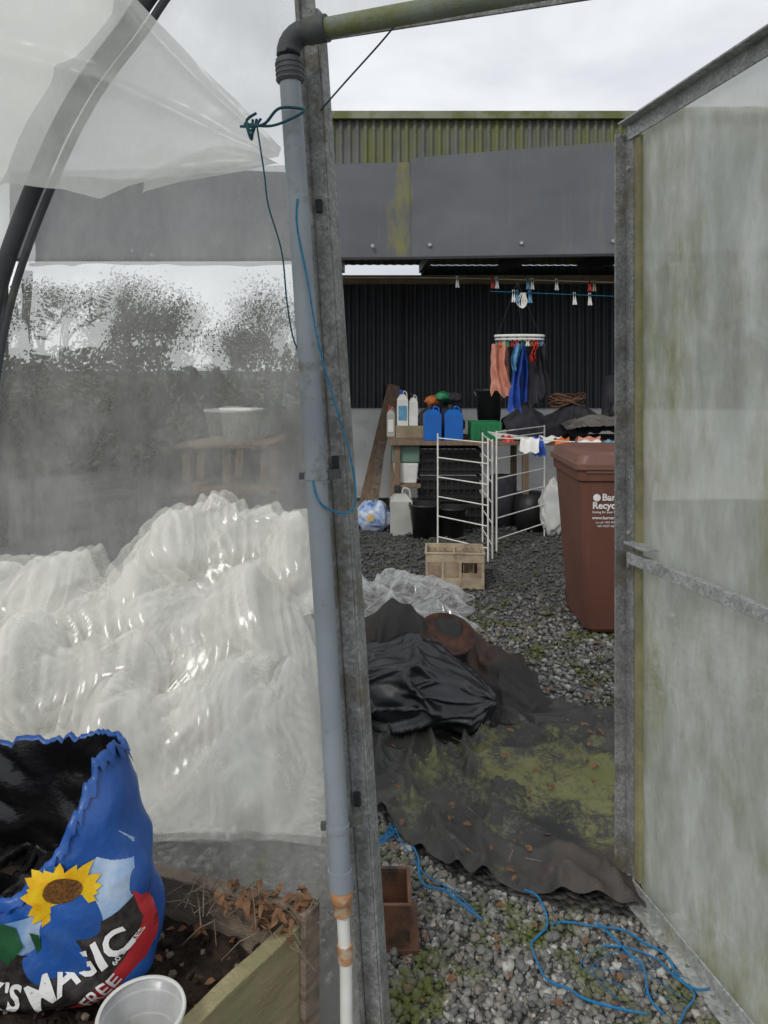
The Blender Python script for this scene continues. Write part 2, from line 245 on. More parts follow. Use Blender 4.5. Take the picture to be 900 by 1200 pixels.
# ------------------------------------------------------------------ mesh builder
class MB:
    def __init__(s): s.v = []; s.f = []; s.mi = []; s.sm = []; s.mats = []; s.attr = None
    def m(s, mt):
        if mt not in s.mats: s.mats.append(mt)
        return s.mats.index(mt)
    def add(s, vs, fs, mt, smooth=False):
        o = len(s.v); k = s.m(mt)
        s.v.extend([tuple(x) for x in vs])
        for f in fs: s.f.append(tuple(i + o for i in f)); s.mi.append(k); s.sm.append(smooth)
    def box(s, a, b, mt, taper=0.0):
        x0, y0, z0 = a; x1, y1, z1 = b; t = taper
        vs = [(x0+t, y0+t, z0), (x1-t, y0+t, z0), (x1-t, y1-t, z0), (x0+t, y1-t, z0), (x0, y0, z1), (x1, y0, z1), (x1, y1, z1), (x0, y1, z1)]
        s.add(vs, [(0, 3, 2, 1), (4, 5, 6, 7), (0, 1, 5, 4), (1, 2, 6, 5), (2, 3, 7, 6), (3, 0, 4, 7)], mt)
    def beam(s, p0, p1, w, h, mt, up=(0, 0, 1)):
        p0 = Vector(p0); p1 = Vector(p1); d = (p1 - p0).normalized(); up = Vector(up)
        sd = d.cross(up)
        if sd.length < 1e-3: sd = d.cross(Vector((0, 1, 0)))
        sd.normalize(); u = sd.cross(d).normalized()
        vs = []
        for p in (p0, p1):
            for a, b in ((-1, -1), (1, -1), (1, 1), (-1, 1)): vs.append(p + sd * a * w / 2 + u * b * h / 2)
        s.add(vs, [(0, 3, 2, 1), (4, 5, 6, 7), (0, 1, 5, 4), (1, 2, 6, 5), (2, 3, 7, 6), (3, 0, 4, 7)], mt)
    def tube(s, pts, r, mt, n=8, cap=True):
        pts = [Vector(p) for p in pts]
        rs = r if isinstance(r, (list, tuple)) else [r] * len(pts)
        vs = []; fs = []; prev = None
        for i, p in enumerate(pts):
            d = (pts[min(i+1, len(pts)-1)] - pts[max(i-1, 0)])
            d = d.normalized() if d.length > 1e-9 else Vector((0, 0, 1))
            if prev is None:
                a = Vector((0, 0, 1)) if abs(d.z) < 0.9 else Vector((1, 0, 0)); u = d.cross(a).normalized()
            else:
                u = prev - d * prev.dot(d); u = u.normalized() if u.length > 1e-6 else d.orthogonal().normalized()
            prev = u; w = d.cross(u)
            for k in range(n):
                a = 2 * math.pi * k / n; vs.append(p + (u * math.cos(a) + w * math.sin(a)) * rs[i])
        for i in range(len(pts) - 1):
            for k in range(n):
                fs.append((i*n+k, i*n+(k+1) % n, (i+1)*n+(k+1) % n, (i+1)*n+k))
        s.add(vs, fs, mt, True)
        if cap:
            L = (len(pts)-1)*n
            s.add(vs[:n], [tuple(reversed(range(n)))], mt); s.add(vs[L:L+n], [tuple(range(n))], mt)
    def lathe(s, prof, c, mt, n=24, tilt=None, sx=1, sy=1):
        vs = []; fs = []
        for r, z in prof:
            for k in range(n):
                a = 2*math.pi*k/n; v = Vector((r*math.cos(a)*sx, r*math.sin(a)*sy, z))
                if tilt: v = tilt @ v
                vs.append(v + Vector(c))
        for i in range(len(prof)-1):
            for k in range(n): fs.append((i*n+k, i*n+(k+1) % n, (i+1)*n+(k+1) % n, (i+1)*n+k))
        s.add(vs, fs, mt, True)
    def grid(s, P, mt, smooth=True, crease=None):
        ny, nx = P.shape[:2]; vs = P.reshape(-1, 3).tolist()
        if crease is not None: s.attr = (s.attr or []) + crease.reshape(-1).tolist()
        s.add(vs, [(j*nx+i, j*nx+i+1, (j+1)*nx+i+1, (j+1)*nx+i) for j in range(ny-1) for i in range(nx-1)], mt, smooth)
    def build(s, name, bevel=0, subsurf=0, solid=0):
        me = bpy.data.meshes.new(name); me.from_pydata(s.v, [], s.f)
        for m in s.mats: me.materials.append(m)
        me.polygons.foreach_set('material_index', s.mi); me.polygons.foreach_set('use_smooth', s.sm)
        if s.attr:
            at = me.attributes.new('crease', 'FLOAT', 'POINT'); at.data.foreach_set('value', s.attr)
        me.update()
        o = bpy.data.objects.new(name, me); S.collection.objects.link(o)
        if subsurf: q = o.modifiers.new('s', 'SUBSURF'); q.levels = subsurf; q.render_levels = subsurf
        if solid: q = o.modifiers.new('t', 'SOLIDIFY'); q.thickness = solid
        if bevel:
            q = o.modifiers.new('b', 'BEVEL'); q.width = bevel; q.segments = 2; q.limit_method = 'ANGLE'; q.angle_limit = R(40)
        return o
def smoothpath(pts, n=8):
    pts = [Vector(p) for p in pts]; out = []
    for i in range(len(pts)-1):
        p0 = pts[max(i-1, 0)]; p1 = pts[i]; p2 = pts[i+1]; p3 = pts[min(i+2, len(pts)-1)]
        for k in range(n):
            t = k/n
            out.append(0.5*((2*p1)+(p2-p0)*t+(2*p0-5*p1+4*p2-p3)*t*t+(3*p1-p0-3*p2+p3)*t*t*t))
    out.append(pts[-1]); return out
def text_geo(txt, size, bold=0.0):
    cu = bpy.data.curves.new('t', 'FONT'); cu.body = txt; cu.size = size; cu.offset = bold; cu.resolution_u = 3
    ob = bpy.data.objects.new('t', cu); S.collection.objects.link(ob)
    dg = bpy.context.evaluated_depsgraph_get(); me = bpy.data.meshes.new_from_object(ob.evaluated_get(dg))
    v = [tuple(x.co) for x in me.vertices]; f = [tuple(p.vertices) for p in me.polygons]
    bpy.data.objects.remove(ob); bpy.data.meshes.remove(me); return v, f

# ------------------------------------------------------------------ position-based cloth (numpy)
def cloth(P, rest, hfn, iters=160, inner=5, g=0.0012, bend=0.12, fric=0.5, pin=0.0):
    P = P.copy(); Q = P.copy(); rd = rest*math.sqrt(2); P0 = P.copy()
    edge = np.zeros(P.shape[:2], bool); edge[0] = edge[-1] = True; edge[:, 0] = edge[:, -1] = True
    def con(A, B, L, k=1.0):
        d = B - A; ln = np.sqrt((d*d).sum(-1, keepdims=True)) + 1e-9
        c = d*(0.5*k*(ln - L)/ln); A += c; B -= c
    def band(fam, k=1.0):
        dj, di, L = fam
        ny, nx = P.shape[:2]
        for par in (0, 1):
            if dj == 0:
                idx = np.arange(0, nx-di); idx = idx[(idx//di) % 2 == par]
                a = P[:, idx]; b = P[:, idx+di]; con(a, b, L, k); P[:, idx] = a; P[:, idx+di] = b
            elif di == 0:
                idx = np.arange(0, ny-dj); idx = idx[(idx//dj) % 2 == par]
                a = P[idx]; b = P[idx+dj]; con(a, b, L, k); P[idx] = a; P[idx+dj] = b
            else:
                idx = np.arange(0, ny-1); idx = idx[idx % 2 == par]
                if di > 0: a = P[idx, :-1]; b = P[idx+1, 1:]; con(a, b, L, k); P[idx, :-1] = a; P[idx+1, 1:] = b
                else: a = P[idx, 1:]; b = P[idx+1, :-1]; con(a, b, L, k); P[idx, 1:] = a; P[idx+1, :-1] = b
    for it in range(iters):
        V = (P-Q)*0.93; Q = P.copy(); P += V; P[..., 2] -= g
        for _ in range(inner):
            for fam in ((0, 1, rest), (1, 0, rest)): band(fam)
            for fam in ((1, 1, rd), (1, -1, rd)): band(fam, 0.5)
            for fam in ((0, 2, 2*rest), (2, 0, 2*rest)): band(fam, bend)
            h = hfn(P[..., 0], P[..., 1]); hit = P[..., 2] < h
            P[..., 2] = np.maximum(P[..., 2], h)
            if pin: P[edge, :2] = P[edge, :2]*(1-pin)+P0[edge, :2]*pin
        P[hit, 0] = P[hit, 0]*(1-fric)+Q[hit, 0]*fric; P[hit, 1] = P[hit, 1]*(1-fric)+Q[hit, 1]*fric
    return P
def startgrid(x0, x1, y0, y1, step, comp, z, amp=0.06, seed=1, hf=None, fmax=11):
    nx = int((x1-x0)/step/comp); ny = int((y1-y0)/step/comp)
    X, Y = np.meshgrid(np.linspace(x0, x1, nx), np.linspace(y0, y1, ny))
    rs = np.random.RandomState(seed); Z = np.full_like(X, z)
    for k in range(14):
        a = rs.uniform(0, math.pi*2); fr = rs.uniform(2, fmax); ph = rs.uniform(0, 6)
        w = np.sin(fr*(X*math.cos(a)+Y*math.sin(a))*2+ph+2*np.sin(X*3+k)+2*np.cos(Y*3.3+k))
        Z += (1-np.abs(w))*amp*2/fr
    if hf is not None: Z += hf(X, Y)
    return np.stack([X, Y, Z], -1)
def gs(X, Y, lst):
    h = np.zeros_like(X)
    for cx, cy, sx, sy, a in lst: h = np.maximum(h, a*np.exp(-((X-cx)/sx)**2-((Y-cy)/sy)**2))
    return h
def field(x0, x1, y0, y1, st, fn):
    xs = np.arange(x0, x1+st, st); ys = np.arange(y0, y1+st, st)
    T = np.array([[fn(x, y) for x in xs] for y in ys])
    def look(X, Y):
        u = np.clip((X-x0)/st, 0, len(xs)-1.001); v = np.clip((Y-y0)/st, 0, len(ys)-1.001)
        i = u.astype(int); j = v.astype(int); a = u-i; b = v-j
        return T[j, i]*(1-a)*(1-b)+T[j, i+1]*a*(1-b)+T[j+1, i]*(1-a)*b+T[j+1, i+1]*a*b
    return look
def folds(x, y, sd, fr=3.0, sharp=4.0):
    """long meandering crease ridges whose direction drifts over the sheet"""
    t = 0
    for k in range(3):
        f = fr*(1.7**k); a = 1.1*k+sd+2.2*noise.noise(Vector((x*.9, y*.9, sd+k*5)))
        u = x*math.cos(a)+y*math.sin(a); v = -x*math.sin(a)+y*math.cos(a)
        w = noise.noise(Vector((u*f*.45, v*f*1.3, sd*3+k*9)))
        t += max(0, 1-abs(w)*sharp)**1.3/(1.45**k)
    return t
def facets(U, V, sd, l0, l1, cnt, amp):
    """crumpled-film relief: sum of warped triangle waves -> flat facets meeting in sharp creases, each fading in and out.
    returns relief and a 0..1 crease mask"""
    rs = np.random.RandomState(sd); Z = np.zeros_like(U); C = np.zeros_like(U)
    for k in range(cnt):
        lam = l0*(l1/l0)**(k/(cnt-1)); a = rs.uniform(0, math.pi); p = rs.uniform(0, 10, 6)
        u = U*math.cos(a)+V*math.sin(a); v = -U*math.sin(a)+V*math.cos(a)
        w = u/lam+.60*np.sin(v/lam*.55+p[0])+.30*np.sin(v/lam*1.1+p[1]+.6*u/lam)+p[2]
        tri = np.abs((w % 1.0)-.5)*2
        mk = np.clip(.45+.9*np.sin(u/lam*.7+p[3]+np.sin(v/lam*.8+p[4])), 0, 1)
        Z += ((1-tri)-.5)*mk*lam*amp
        e = np.minimum(tri, 1-tri)*.5*lam      # distance to the nearest crease line, metres
        top = np.where(tri < .5, 1.0, .35)
        C = np.maximum(C, np.clip(1-e/(.004+.012*lam/.3), 0, 1)*mk*top)
        C = np.maximum(C, .35*np.clip(1-e/(.02+.05*lam), 0, 1)*mk*top)
    return Z, C
def ridged(X, Y, sd, amp, fr, ax=1.0):
    rs = np.random.RandomState(sd); Z = 0
    for k in range(5):
        a = rs.uniform(0, math.pi); ph = rs.uniform(0, 6); f = fr*rs.uniform(.7, 1.6)
        u = X*math.cos(a)+Y*math.sin(a); v = -X*math.sin(a)+Y*math.cos(a)
        w = np.sin(f*u+ph+1.5*np.sin(v*2.1+k)+.8*np.sin(u*3.3+v*2.7+ph))
        msk = .5+.5*np.sin(v*2.6+u*1.3+ph*2)
        Z = Z+(1-np.abs(w))**2*msk
    return amp*Z/2
def uncut(P, mt, name, sub=1):
    m = MB(); m.grid(P, mt); return m.build(name, subsurf=sub)

# ------------------------------------------------------------------ ground + gravel
g = MB(); g.add([(-200, -100, 0), (200, -100, 0), (200, 300, 0), (-200, 300, 0)], [(0, 1, 2, 3)], GROUND); g.build('ground')
def ico(sub):
    bm = bmesh.new(); bmesh.ops.create_icosphere(bm, subdivisions=sub, radius=1.0)
    v = np.array([x.co[:] for x in bm.verts]); f = np.array([[w.index for w in q.verts] for q in bm.faces]); bm.free(); return v, f
POLY = [(-.20, 3.25), (-.10, 2.80), (-.055, 2.667), (.057, 2.477), (.213, 2.31), (.384, 2.22), (.575, 2.167), (.728, 2.14), (.93, 2.17), (1.15, 2.5), (1.25, 2.95), (1.1, 3.28), (.92, 3.47), (.66, 3.575), (.45, 3.75), (-.1, 3.8)]
def inpoly(x, y, poly):
    c = np.zeros(np.shape(x), bool); j = len(poly)-1
    for i in range(len(poly)):
        xi, yi = poly[i]; xj, yj = poly[j]
        c ^= ((yi > y) != (yj > y)) & (x < (xj-xi)*(y-yi)/(yj-yi+1e-12)+xi); j = i
    return c
def stones(regions):
    VV = []; FF = []; off = 0
    for (x0, x1, y0, y1, n, smin, smax, sub) in regions:
        bv, bf = ico(sub)
        var = []
        for k in range(14):
            w = bv.copy()
            for q in range(len(w)):
                w[q] *= 1+0.6*noise.noise(Vector(w[q])*1.3+Vector((k*7.1, k*3, 0)))+0.2*noise.noise(Vector(w[q])*4+Vector((k, 0, 5)))
            w *= np.array([1, random.uniform(.6, .95), random.uniform(.45, .8)]); var.append(w)
        X = np.random.uniform(x0, x1, n); Y = np.random.uniform(y0, y1, n)
        keep = ~inpoly(X, Y, [(a*.96+.02, b) for a, b in POLY]); X = X[keep]; Y = Y[keep]
        for x, y in zip(X, Y):
            s = random.uniform(smin, smax)*random.choice((1, 1, .8, .55, 1.45)); a = random.uniform(0, 6.28); c, d = math.cos(a), math.sin(a)
            t = random.uniform(-.6, .6); M = np.array([[c, -d, 0], [d, c, 0], [0, 0, 1]]) @ np.array([[math.cos(t), 0, math.sin(t)], [0, 1, 0], [-math.sin(t), 0, math.cos(t)]])
            VV.append(random.choice(var) @ M.T*s+np.array([x, y, s*random.uniform(.1, 1.0)])); FF.append(bf+off); off += len(bv)
    V = np.concatenate(VV); F = np.concatenate(FF)
    me = bpy.data.meshes.new('gravel'); me.vertices.add(len(V)); me.vertices.foreach_set('co', V.ravel())
    me.loops.add(F.size); me.loops.foreach_set('vertex_index', F.ravel().astype(np.int32)); me.polygons.add(len(F))
    me.polygons.foreach_set('loop_start', np.arange(0, F.size, 3, dtype=np.int32)); me.polygons.foreach_set('loop_total', np.full(len(F), 3, np.int32))
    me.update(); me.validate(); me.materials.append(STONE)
    o = bpy.data.objects.new('gravel', me); S.collection.objects.link(o)
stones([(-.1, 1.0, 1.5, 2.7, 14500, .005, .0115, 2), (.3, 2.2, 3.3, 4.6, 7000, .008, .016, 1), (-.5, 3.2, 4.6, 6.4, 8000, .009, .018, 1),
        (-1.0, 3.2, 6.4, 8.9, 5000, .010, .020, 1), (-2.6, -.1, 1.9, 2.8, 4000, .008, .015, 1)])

# woven ground cover
def weedmat():
    st = .010; xs = np.arange(-.35, 1.35, st); ys = np.arange(2.05, 3.9, st)
    X, Y = np.meshgrid(xs, ys); Z = np.zeros_like(X)
    for j in range(X.shape[0]):
        for i in range(X.shape[1]):
            x, y = X[j, i], Y[j, i]
            w = Vector((x+.35*noise.noise(Vector((x*1.3, y*1.3, 4))), y+.2*noise.noise(Vector((x*2, y*2, 14))), 0))
            a = math.atan2(w.x-.15, 4.3-w.y)
            r1 = 1-abs(noise.noise(Vector((a*9, y*.7, 1.3)))*2.6)
            r2 = 1-abs(noise.noise(Vector((w.x*4+w.y*4.5, w.y*1.2-w.x*.9, 7)))*2.4)
            r3 = 1-abs(noise.noise(Vector((w.x*2-w.y*5, w.y*1.0+w.x*2.2, 17)))*2.4)
            Z[j, i] = .03+.055*max(r1, 0)**5+.040*max(r2, 0)**6+.034*max(r3, 0)**7+.018*noise.noise(w*5)+.005*noise.noise(w*22)
    mb = MB(); idx = -np.ones(X.shape, int); vs = []
    for j in range(X.shape[0]):
        for i in range(X.shape[1]): idx[j, i] = len(vs); vs.append((X[j, i], Y[j, i], Z[j, i]))
    nzx = np.vectorize(lambda x, y: .03*noise.noise(Vector((x*4, y*4, 9)))+.008*noise.noise(Vector((x*20, y*20, 9))))
    inside = inpoly(X+nzx(X, Y), Y+nzx(Y, X), POLY)
    fs = []
    for j in range(X.shape[0]-1):
        for i in range(X.shape[1]-1):
            if inside[j, i] and inside[j, i+1] and inside[j+1, i] and inside[j+1, i+1]: fs.append((idx[j, i], idx[j, i+1], idx[j+1, i+1], idx[j+1, i]))
    mb.add(vs, fs, WEED, True); o = mb.build('ground_cover_fabric')
    bm = bmesh.new(); bm.from_mesh(o.data); bmesh.ops.delete(bm, geom=[v for v in bm.verts if not v.link_faces], context='VERTS')
    for _ in range(3):
        bd = [v for v in bm.verts if v.is_boundary]; new = {}
        for v in bd:
            nb = [e.other_vert(v).co for e in v.link_edges if e.is_boundary]
            if len(nb) == 2: new[v] = v.co*.4+(nb[0]+nb[1])*.3
        for v, c in new.items(): v.co = c
    for v in bm.verts:
        if v.is_boundary: v.co.z = max(.012, v.co.z-.016)
    bm.to_mesh(o.data); bm.free()
weedmat()

# crumpled clear film heap behind the end wall: two loose layers of film over billowing lobes
LOBES = [(-.92, 4.10, .58, .44, .40, .45), (-.42, 3.98, .36, .38, .38, .40), (-1.70, 3.85, .75, .42, .22, .38), (-.78, 3.42, .55, .34, .26, .32), (-1.55, 3.25, .55, .36, .15, .27),
         (-.75, 2.92, .50, .30, .10, .23), (-.36, 3.10, .22, .30, .15, .28), (-1.25, 3.62, .34, .28, .28, .30), (-2.4, 3.7, .6, .5, .15, .28), (-1.35, 2.75, .40, .26, .03, .17), (-.42, 2.68, .26, .24, .04, .17)]
def lobes(X, Y):
    wx = X+.10*np.sin(Y*5.1+1)+.05*np.sin(Y*11+X*4); wy = Y+.10*np.sin(X*4.3+2)+.05*np.sin(X*9.5-Y*5)
    h = np.full_like(X, .02)
    for cx, cy, rx, ry, cz, rz in LOBES:
        r = np.sqrt(((wx-cx)/rx)**2+((wy-cy)/ry)**2); q = np.clip(1-r, 0, 1)
        h = np.maximum(h, cz*np.minimum(1, q*3.5)+rz*q**.75)
    return h
def smooth2(H, n):
    for _ in range(n):
        H[1:-1, 1:-1] = (H[1:-1, 1:-1]*2+H[:-2, 1:-1]+H[2:, 1:-1]+H[1:-1, :-2]+H[1:-1, 2:])/6
    return H
def heap_layer(sd, scale, x1, st=.010, amp=.22, l0=.55, l1=.07, cnt=10):
    X, Y = np.meshgrid(np.arange(-2.85, x1, st), np.arange(2.42, 4.75, st))
    H = smooth2(lobes(X, Y), 7)*scale*np.clip((-.085*Y-X)/.16, 0, 1)**.6
    U = X+.35*H; V = Y-1.0*H      # drape coordinates follow the slope so creases stay continuous down steep sides
    F, Cr = facets(U, V, sd, l0, l1, cnt, amp)
    gy, gx = np.gradient(H, st); nrm = np.sqrt(1+gx*gx+gy*gy); k = np.minimum(1, H*5)*F
    P = np.stack([X-gx/nrm*k*.9, Y-gy/nrm*k*.9, np.maximum(.012, H+k/nrm+.03)], -1)
    return P, Cr
m = MB()
for sd, sc_, x1, st, am in ((4, 1.0, -.20, .0095, .24), (15, .86, -.24, .014, .24)):
    P, Cr = heap_layer(sd, sc_, x1, st, am); m.grid(P, HEAPF, True, Cr)
m.build('crumpled_plastic_sheeting')
X, Y = np.meshgrid(np.arange(-.7, .56, .009), np.arange(4.42, 5.35, .009))
H = .03+gs(X, Y, [(.1, 5.0, .4, .3, .12), (-.4, 4.9, .4, .3, .22)]); F, Cr = facets(X, Y, 9, .30, .05, 9, .22)
ed = np.clip(np.minimum.reduce([(X+.7), (.56-X), (Y-4.42), (5.35-Y)])*8, 0, 1)
m = MB(); m.grid(np.stack([X+.04*np.sin(Y*9)*(1-ed)+.05*np.sin(Y*21), Y+.05*np.sin(X*8)+.03*np.sin(X*19), np.maximum(.01, H*ed+F*(.25+.75*ed)+.01)], -1), CLEARF, True, Cr); m.build('clear_plastic_sheet')
hf3 = field(-.6, .85, 3.1, 4.1, .018, lambda x, y: max([a*math.exp(-((x-cx)/sx)**2-((y-cy)/sy)**2) for cx, cy, sx, sy, a in ((.05, 3.62, .3, .22, .40), (.32, 3.66, .25, .2, .32), (.55, 3.55, .16, .22, .20), (-.3, 3.6, .3, .3, .36))])+.03+.03*folds(x, y, 2.2, 4.0, 4))
P = startgrid(-.5, .74, 3.18, 4.02, .017, .80, .03, .04, 8, hf3, 18); P = cloth(P, .017, hf3, 45, 4, .0018, .08, .6, .4)
uncut(P, MATTEBLK, 'dirty_black_tarpaulin')
bv, bf = ico(6)
def bundle():
    out = []
    for q in bv:
        v = Vector(q); u = v.x; an = math.atan2(v.z, v.y)
        w1 = noise.noise(Vector((u*.9+1.3, math.cos(an)*1.5+u*.5, math.sin(an)*1.5-u*.3)))
        w2 = noise.noise(Vector((u*1.3+7, math.cos(an+.5*u)*3.0, math.sin(an+.5*u)*3.0)))
        w3 = noise.noise(Vector((u*3.5, math.cos(an)*3.0+2, math.sin(an)*3.0)))
        fold = .26*max(0, 1-abs(w1)*5)**1.4+.13*max(0, 1-abs(w2)*5)**1.4+.06*w3
        r = .93+fold+.12*noise.noise(v*1.3+Vector((3, 0, 0)))
        x = .13+v.x*.355*(1+.08*w1); y = 3.29+v.y*.21*r-.05*v.x; z = .170+v.z*.185*r*(1-.30*max(0, v.x))-.03*max(0, v.x)
        out.append((x, y, max(.035, z)))
    return out
m = MB(); m.add(bundle(), bf.tolist(), BLACKSHEET, True)
P = np.zeros((50, 70, 3))
for j in range(50):
    for i in range(70):
        x = .20+.42*i/69; y = 3.18+.34*j/49
        P[j, i] = (x+.03*math.sin(j*.2)*i/69, y, .045+.15*math.exp(-((x-.26)/.15)**2-((y-3.36)/.13)**2)+.028*folds(x, y, 5.1, 6, 4)*(1-.6*i/69))
m.grid(P, BLACKSHEET); m.build('black_plastic_bundle')
m = MB(); T = Matrix.Rotation(R(24), 3, 'X') @ Matrix.Rotation(R(8), 3, 'Y')
m.lathe([(0.001, 0), (.09, .002), (.115, .012), (.13, .03), (.137, .03), (.137, .02), (.12, 0)], (.30, 3.55, .30), DISCBROWN, 32, T); m.build('brown_shading_disc')  # added disc, stands in for round dark-brown shading of the black sheet

# ------------------------------------------------------------------ polytunnel end wall
DW = Vector((-.947, .322, 0)); NC = Vector((-.322, -.947, 0))
def base(z): return Vector((-.190+.066*(2.33-z), 1.71-.02*(2.33-z), 0))
def wall(s, z, off=0.0): p = base(z)+DW*s+NC*off; p.z = z; return p
hoop_sz = [(1.10, 0.0), (1.09, .5), (1.06, 1.0), (1.01, 1.45), (.911, 1.80), (.738, 2.117), (.60, 2.302), (.456, 2.435), (.343, 2.545), (.12, 2.70), (-.15, 2.83), (-.45, 2.88), (-.8, 2.83), (-1.05, 2.72)]
def hoop_s(z):
    for (s0, z0), (s1, z1) in zip(hoop_sz, hoop_sz[1:]):
        if z0 <= z <= z1: return s0+(s1-s0)*(z-z0)/(z1-z0)
    return .12
m = MB()
nzr, nsr = 110, 60; P = np.zeros((nzr, nsr, 3))
for j in range(nzr):
    z = .02+2.66*j/(nzr-1); sm = hoop_s(z)
    for i in range(nsr):
        s = .012+(sm-.012)*i/(nsr-1)
        o = -.012+.010*noise.noise(Vector((s*2, z*1.2, 3)))+.008*(1-abs(noise.noise(Vector((s*4+z*3, z*1.5-s*2, 8)))*2))+.003*noise.noise(Vector((s*14, z*9, 3)))
        P[j, i] = wall(s, z, o)
m.grid(P, SHEETF)
P = np.zeros((16, 40, 3))
for i in range(40):
    s = .0-1.18*i/39; top = np.interp(-s, [-.12, .15, .45, .8, 1.05, 1.3], [2.70, 2.83, 2.88, 2.83, 2.72, 2.6])
    for j in range(16):
        z = 2.41+(top-2.41)*j/15; q = wall(s, z, -.015+.008*noise.noise(Vector((s*4, z*4, 0)))); P[j, i] = q
m.grid(P, SHEETF); m.build('polytunnel_end_wall_film')
m = MB(); hp = smoothpath([wall(s, z, .03) for s, z in hoop_sz], 8); m.tube(hp, .023, PVCD, 14)
hp2 = smoothpath([wall(s-.040, z-.010, .018) for s, z in hoop_sz[:-4]], 8); m.tube(hp2, .010, PVCD, 10); m.build('polytunnel_hoop')
m = MB(); hp = smoothpath([wall(s+.03, z+.012, 0) for s, z in hoop_sz], 5); n = 14
P = np.zeros((len(hp), n, 3))
for j, p in enumerate(hp):
    for i in range(n):
        d = 1.9*i/(n-1); q = p+NC*(d-.03); q.z += .012*noise.noise(Vector((d*3, j*.12, 2))) - 0.01*math.sin(min(1, d)*3); P[j, i] = q
m.grid(P, COVERF); m.build('polytunnel_cover_film')
m = MB(); n = 90; k = 44; P = np.zeros((k, n, 3))
topx = [.03, .12, .209, .372, .5, .98]; topz = [2.085, 2.19, 2.28, 2.463, 2.60, 2.62]
botx = [.03, .14, .30, .40, .481, .60, .783, .98]; botz = [2.06, 2.045, 2.035, 2.02, 1.99, 2.03, 2.06, 2.02]
for i in range(n):
    s = .03+.95*i/(n-1); zt = np.interp(s, topx, topz); zb = np.interp(s, botx, botz)+.006*noise.noise(Vector((s*7, 0, 0)))
    for j in range(k):
        t = j/(k-1); z = zb+(zt-zb)*t
        an = math.atan2(z-2.06, s-.02)
        fo = .035*max(0, 1-abs(noise.noise(Vector((an*2.6, (s+z)*.9, 5)))*3.2))**1.5*min(1, s*3)+.025*noise.noise(Vector((s*3, z*2.5, 2)))+.004*noise.noise(Vector((s*16, z*16, 2)))
        P[j, i] = wall(s, z, .095+max(-.02, fo)*min(1, (s-.03)*6)-.015*t)
m.grid(P, FLAPF)
n = 40; P = np.zeros((14, n, 3))
for i in range(n):
    s = .05+.36*i/(n-1); zb = np.interp(s, botx, botz)
    for j in range(14):
        t = j/13; P[j, i] = wall(s, zb+t*.10*math.sin(min(1, (s-.05)*5)*1.57)*(1-.5*i/n), .068-.02*t+.005*noise.noise(Vector((s*6, t*3, 1))))
m.grid(P, FLAPF); m.build('folded_plastic_flap')

# steel post (angle section), crossbar
m = MB()
pt = lambda z, o=0, s=0: wall(s, z, o)
a, b = pt(0.0, .01, -.028), pt(2.72, .01, -.028)
m.beam(a, b, .034, .006, GALV, up=NC)
m.beam(pt(0, -.015, -.047), pt(2.42, -.015, -.047), .006, .046, GALV, up=NC)
m.beam(pt(0, .012, -.004), pt(2.70, .012, -.004), .010, .022, GALV, up=NC)
A = pt(2.365, .012, -.05); B = pt(2.365, .012, -1.23); m.beam(A, B, .006, .05, GALV, up=(0, 0, 1))
m.beam(pt(2.392, -.012, -.05), pt(2.392, -.012, -1.23), .046, .006, GALV, up=(0, 0, 1))
m.beam(pt(0, 0, -1.24), pt(2.5, 0, -1.24), .05, .05, GALV, up=NC)
for z in (.62, 1.95, 1.37): m.beam(pt(z, .016, -.025), pt(z+.03, .016, -.025), .014, .014, DARKSTEEL, up=NC)
m.build('galvanised_door_post', bevel=.0015)
m = MB()
pp = [Vector((-.208, 1.615, 2.27)), Vector((-.162, 1.60, 1.6)), Vector((-.116, 1.585, .9)), Vector((-.093, 1.578, .52))]
m.tube(smoothpath(pp, 8), .0235, PVC, 20)
d0 = (pp[0]-pp[1]).normalized()
m.tube([pp[0]-d0*.05, pp[0]-d0*.048, pp[0]+d0*.0, pp[0]+d0*.002], [.026, .029, .029, .026], PVCD, 20)
for k in range(4): m.tube([pp[0]-d0*(.008+.011*k), pp[0]-d0*(.012+.011*k)], .0308, PVCD, 20)
hd = Vector((.947, -.322, .02)).normalized()
c0 = pp[0]+d0*.0; el = [c0+d0*.01]
for k in range(7):
    an = k/6*math.pi/2; cen = c0+d0*.01+hd*.045; el.append(cen+(-hd*math.cos(an)+d0*math.sin(an))*.045)
m.tube(el, .0265, PVCD, 20); e0 = el[-1]; m.tube([e0, e0+hd*.004, e0+hd*.05], [.0265, .029, .029], PVCD, 20)
m.tube([e0+hd*.04, e0+hd*1.2], .022, PVCM, 18)
b0 = pp[-1]; dd = (pp[-1]-pp[-2]).normalized()
m.tube([b0-dd*.01, b0+dd*.03], .0265, PVC, 20)
m.tube([b0+dd*.03, b0+dd*.034, b0+dd*.055, b0+dd*.06, b0+dd*.085], [.021, .024, .024, .019, .019], COPPER, 18)
m.tube([b0+dd*.085, b0+dd*.20, Vector((-.078, 1.57, 0.0))], .0135, WHITEPL, 14)
m.tube([b0+dd*.15, b0+dd*.185], .0165, COPPER, 14)
for z in (1.365, .62):
    c = Vector((np.interp(z, [.52, .9, 1.6, 2.27], [-.093, -.116, -.162, -.208]), np.interp(z, [.52, .9, 1.6, 2.27], [1.578, 1.585, 1.6, 1.615]), z))
    m.tube([c+Vector((0, 0, -.006)), c+Vector((0, 0, .006))], .0256, PVC, 18)
    m.beam(c+Vector((-.036, 0, 0)), c+Vector((-.024, 0, 0)), .012, .014, PVCD); m.beam(c+Vector((.02, .01, 0)), c+Vector((.05, .03, 0)), .012, .020, PVCD)
m.build('grey_drain_pipe')

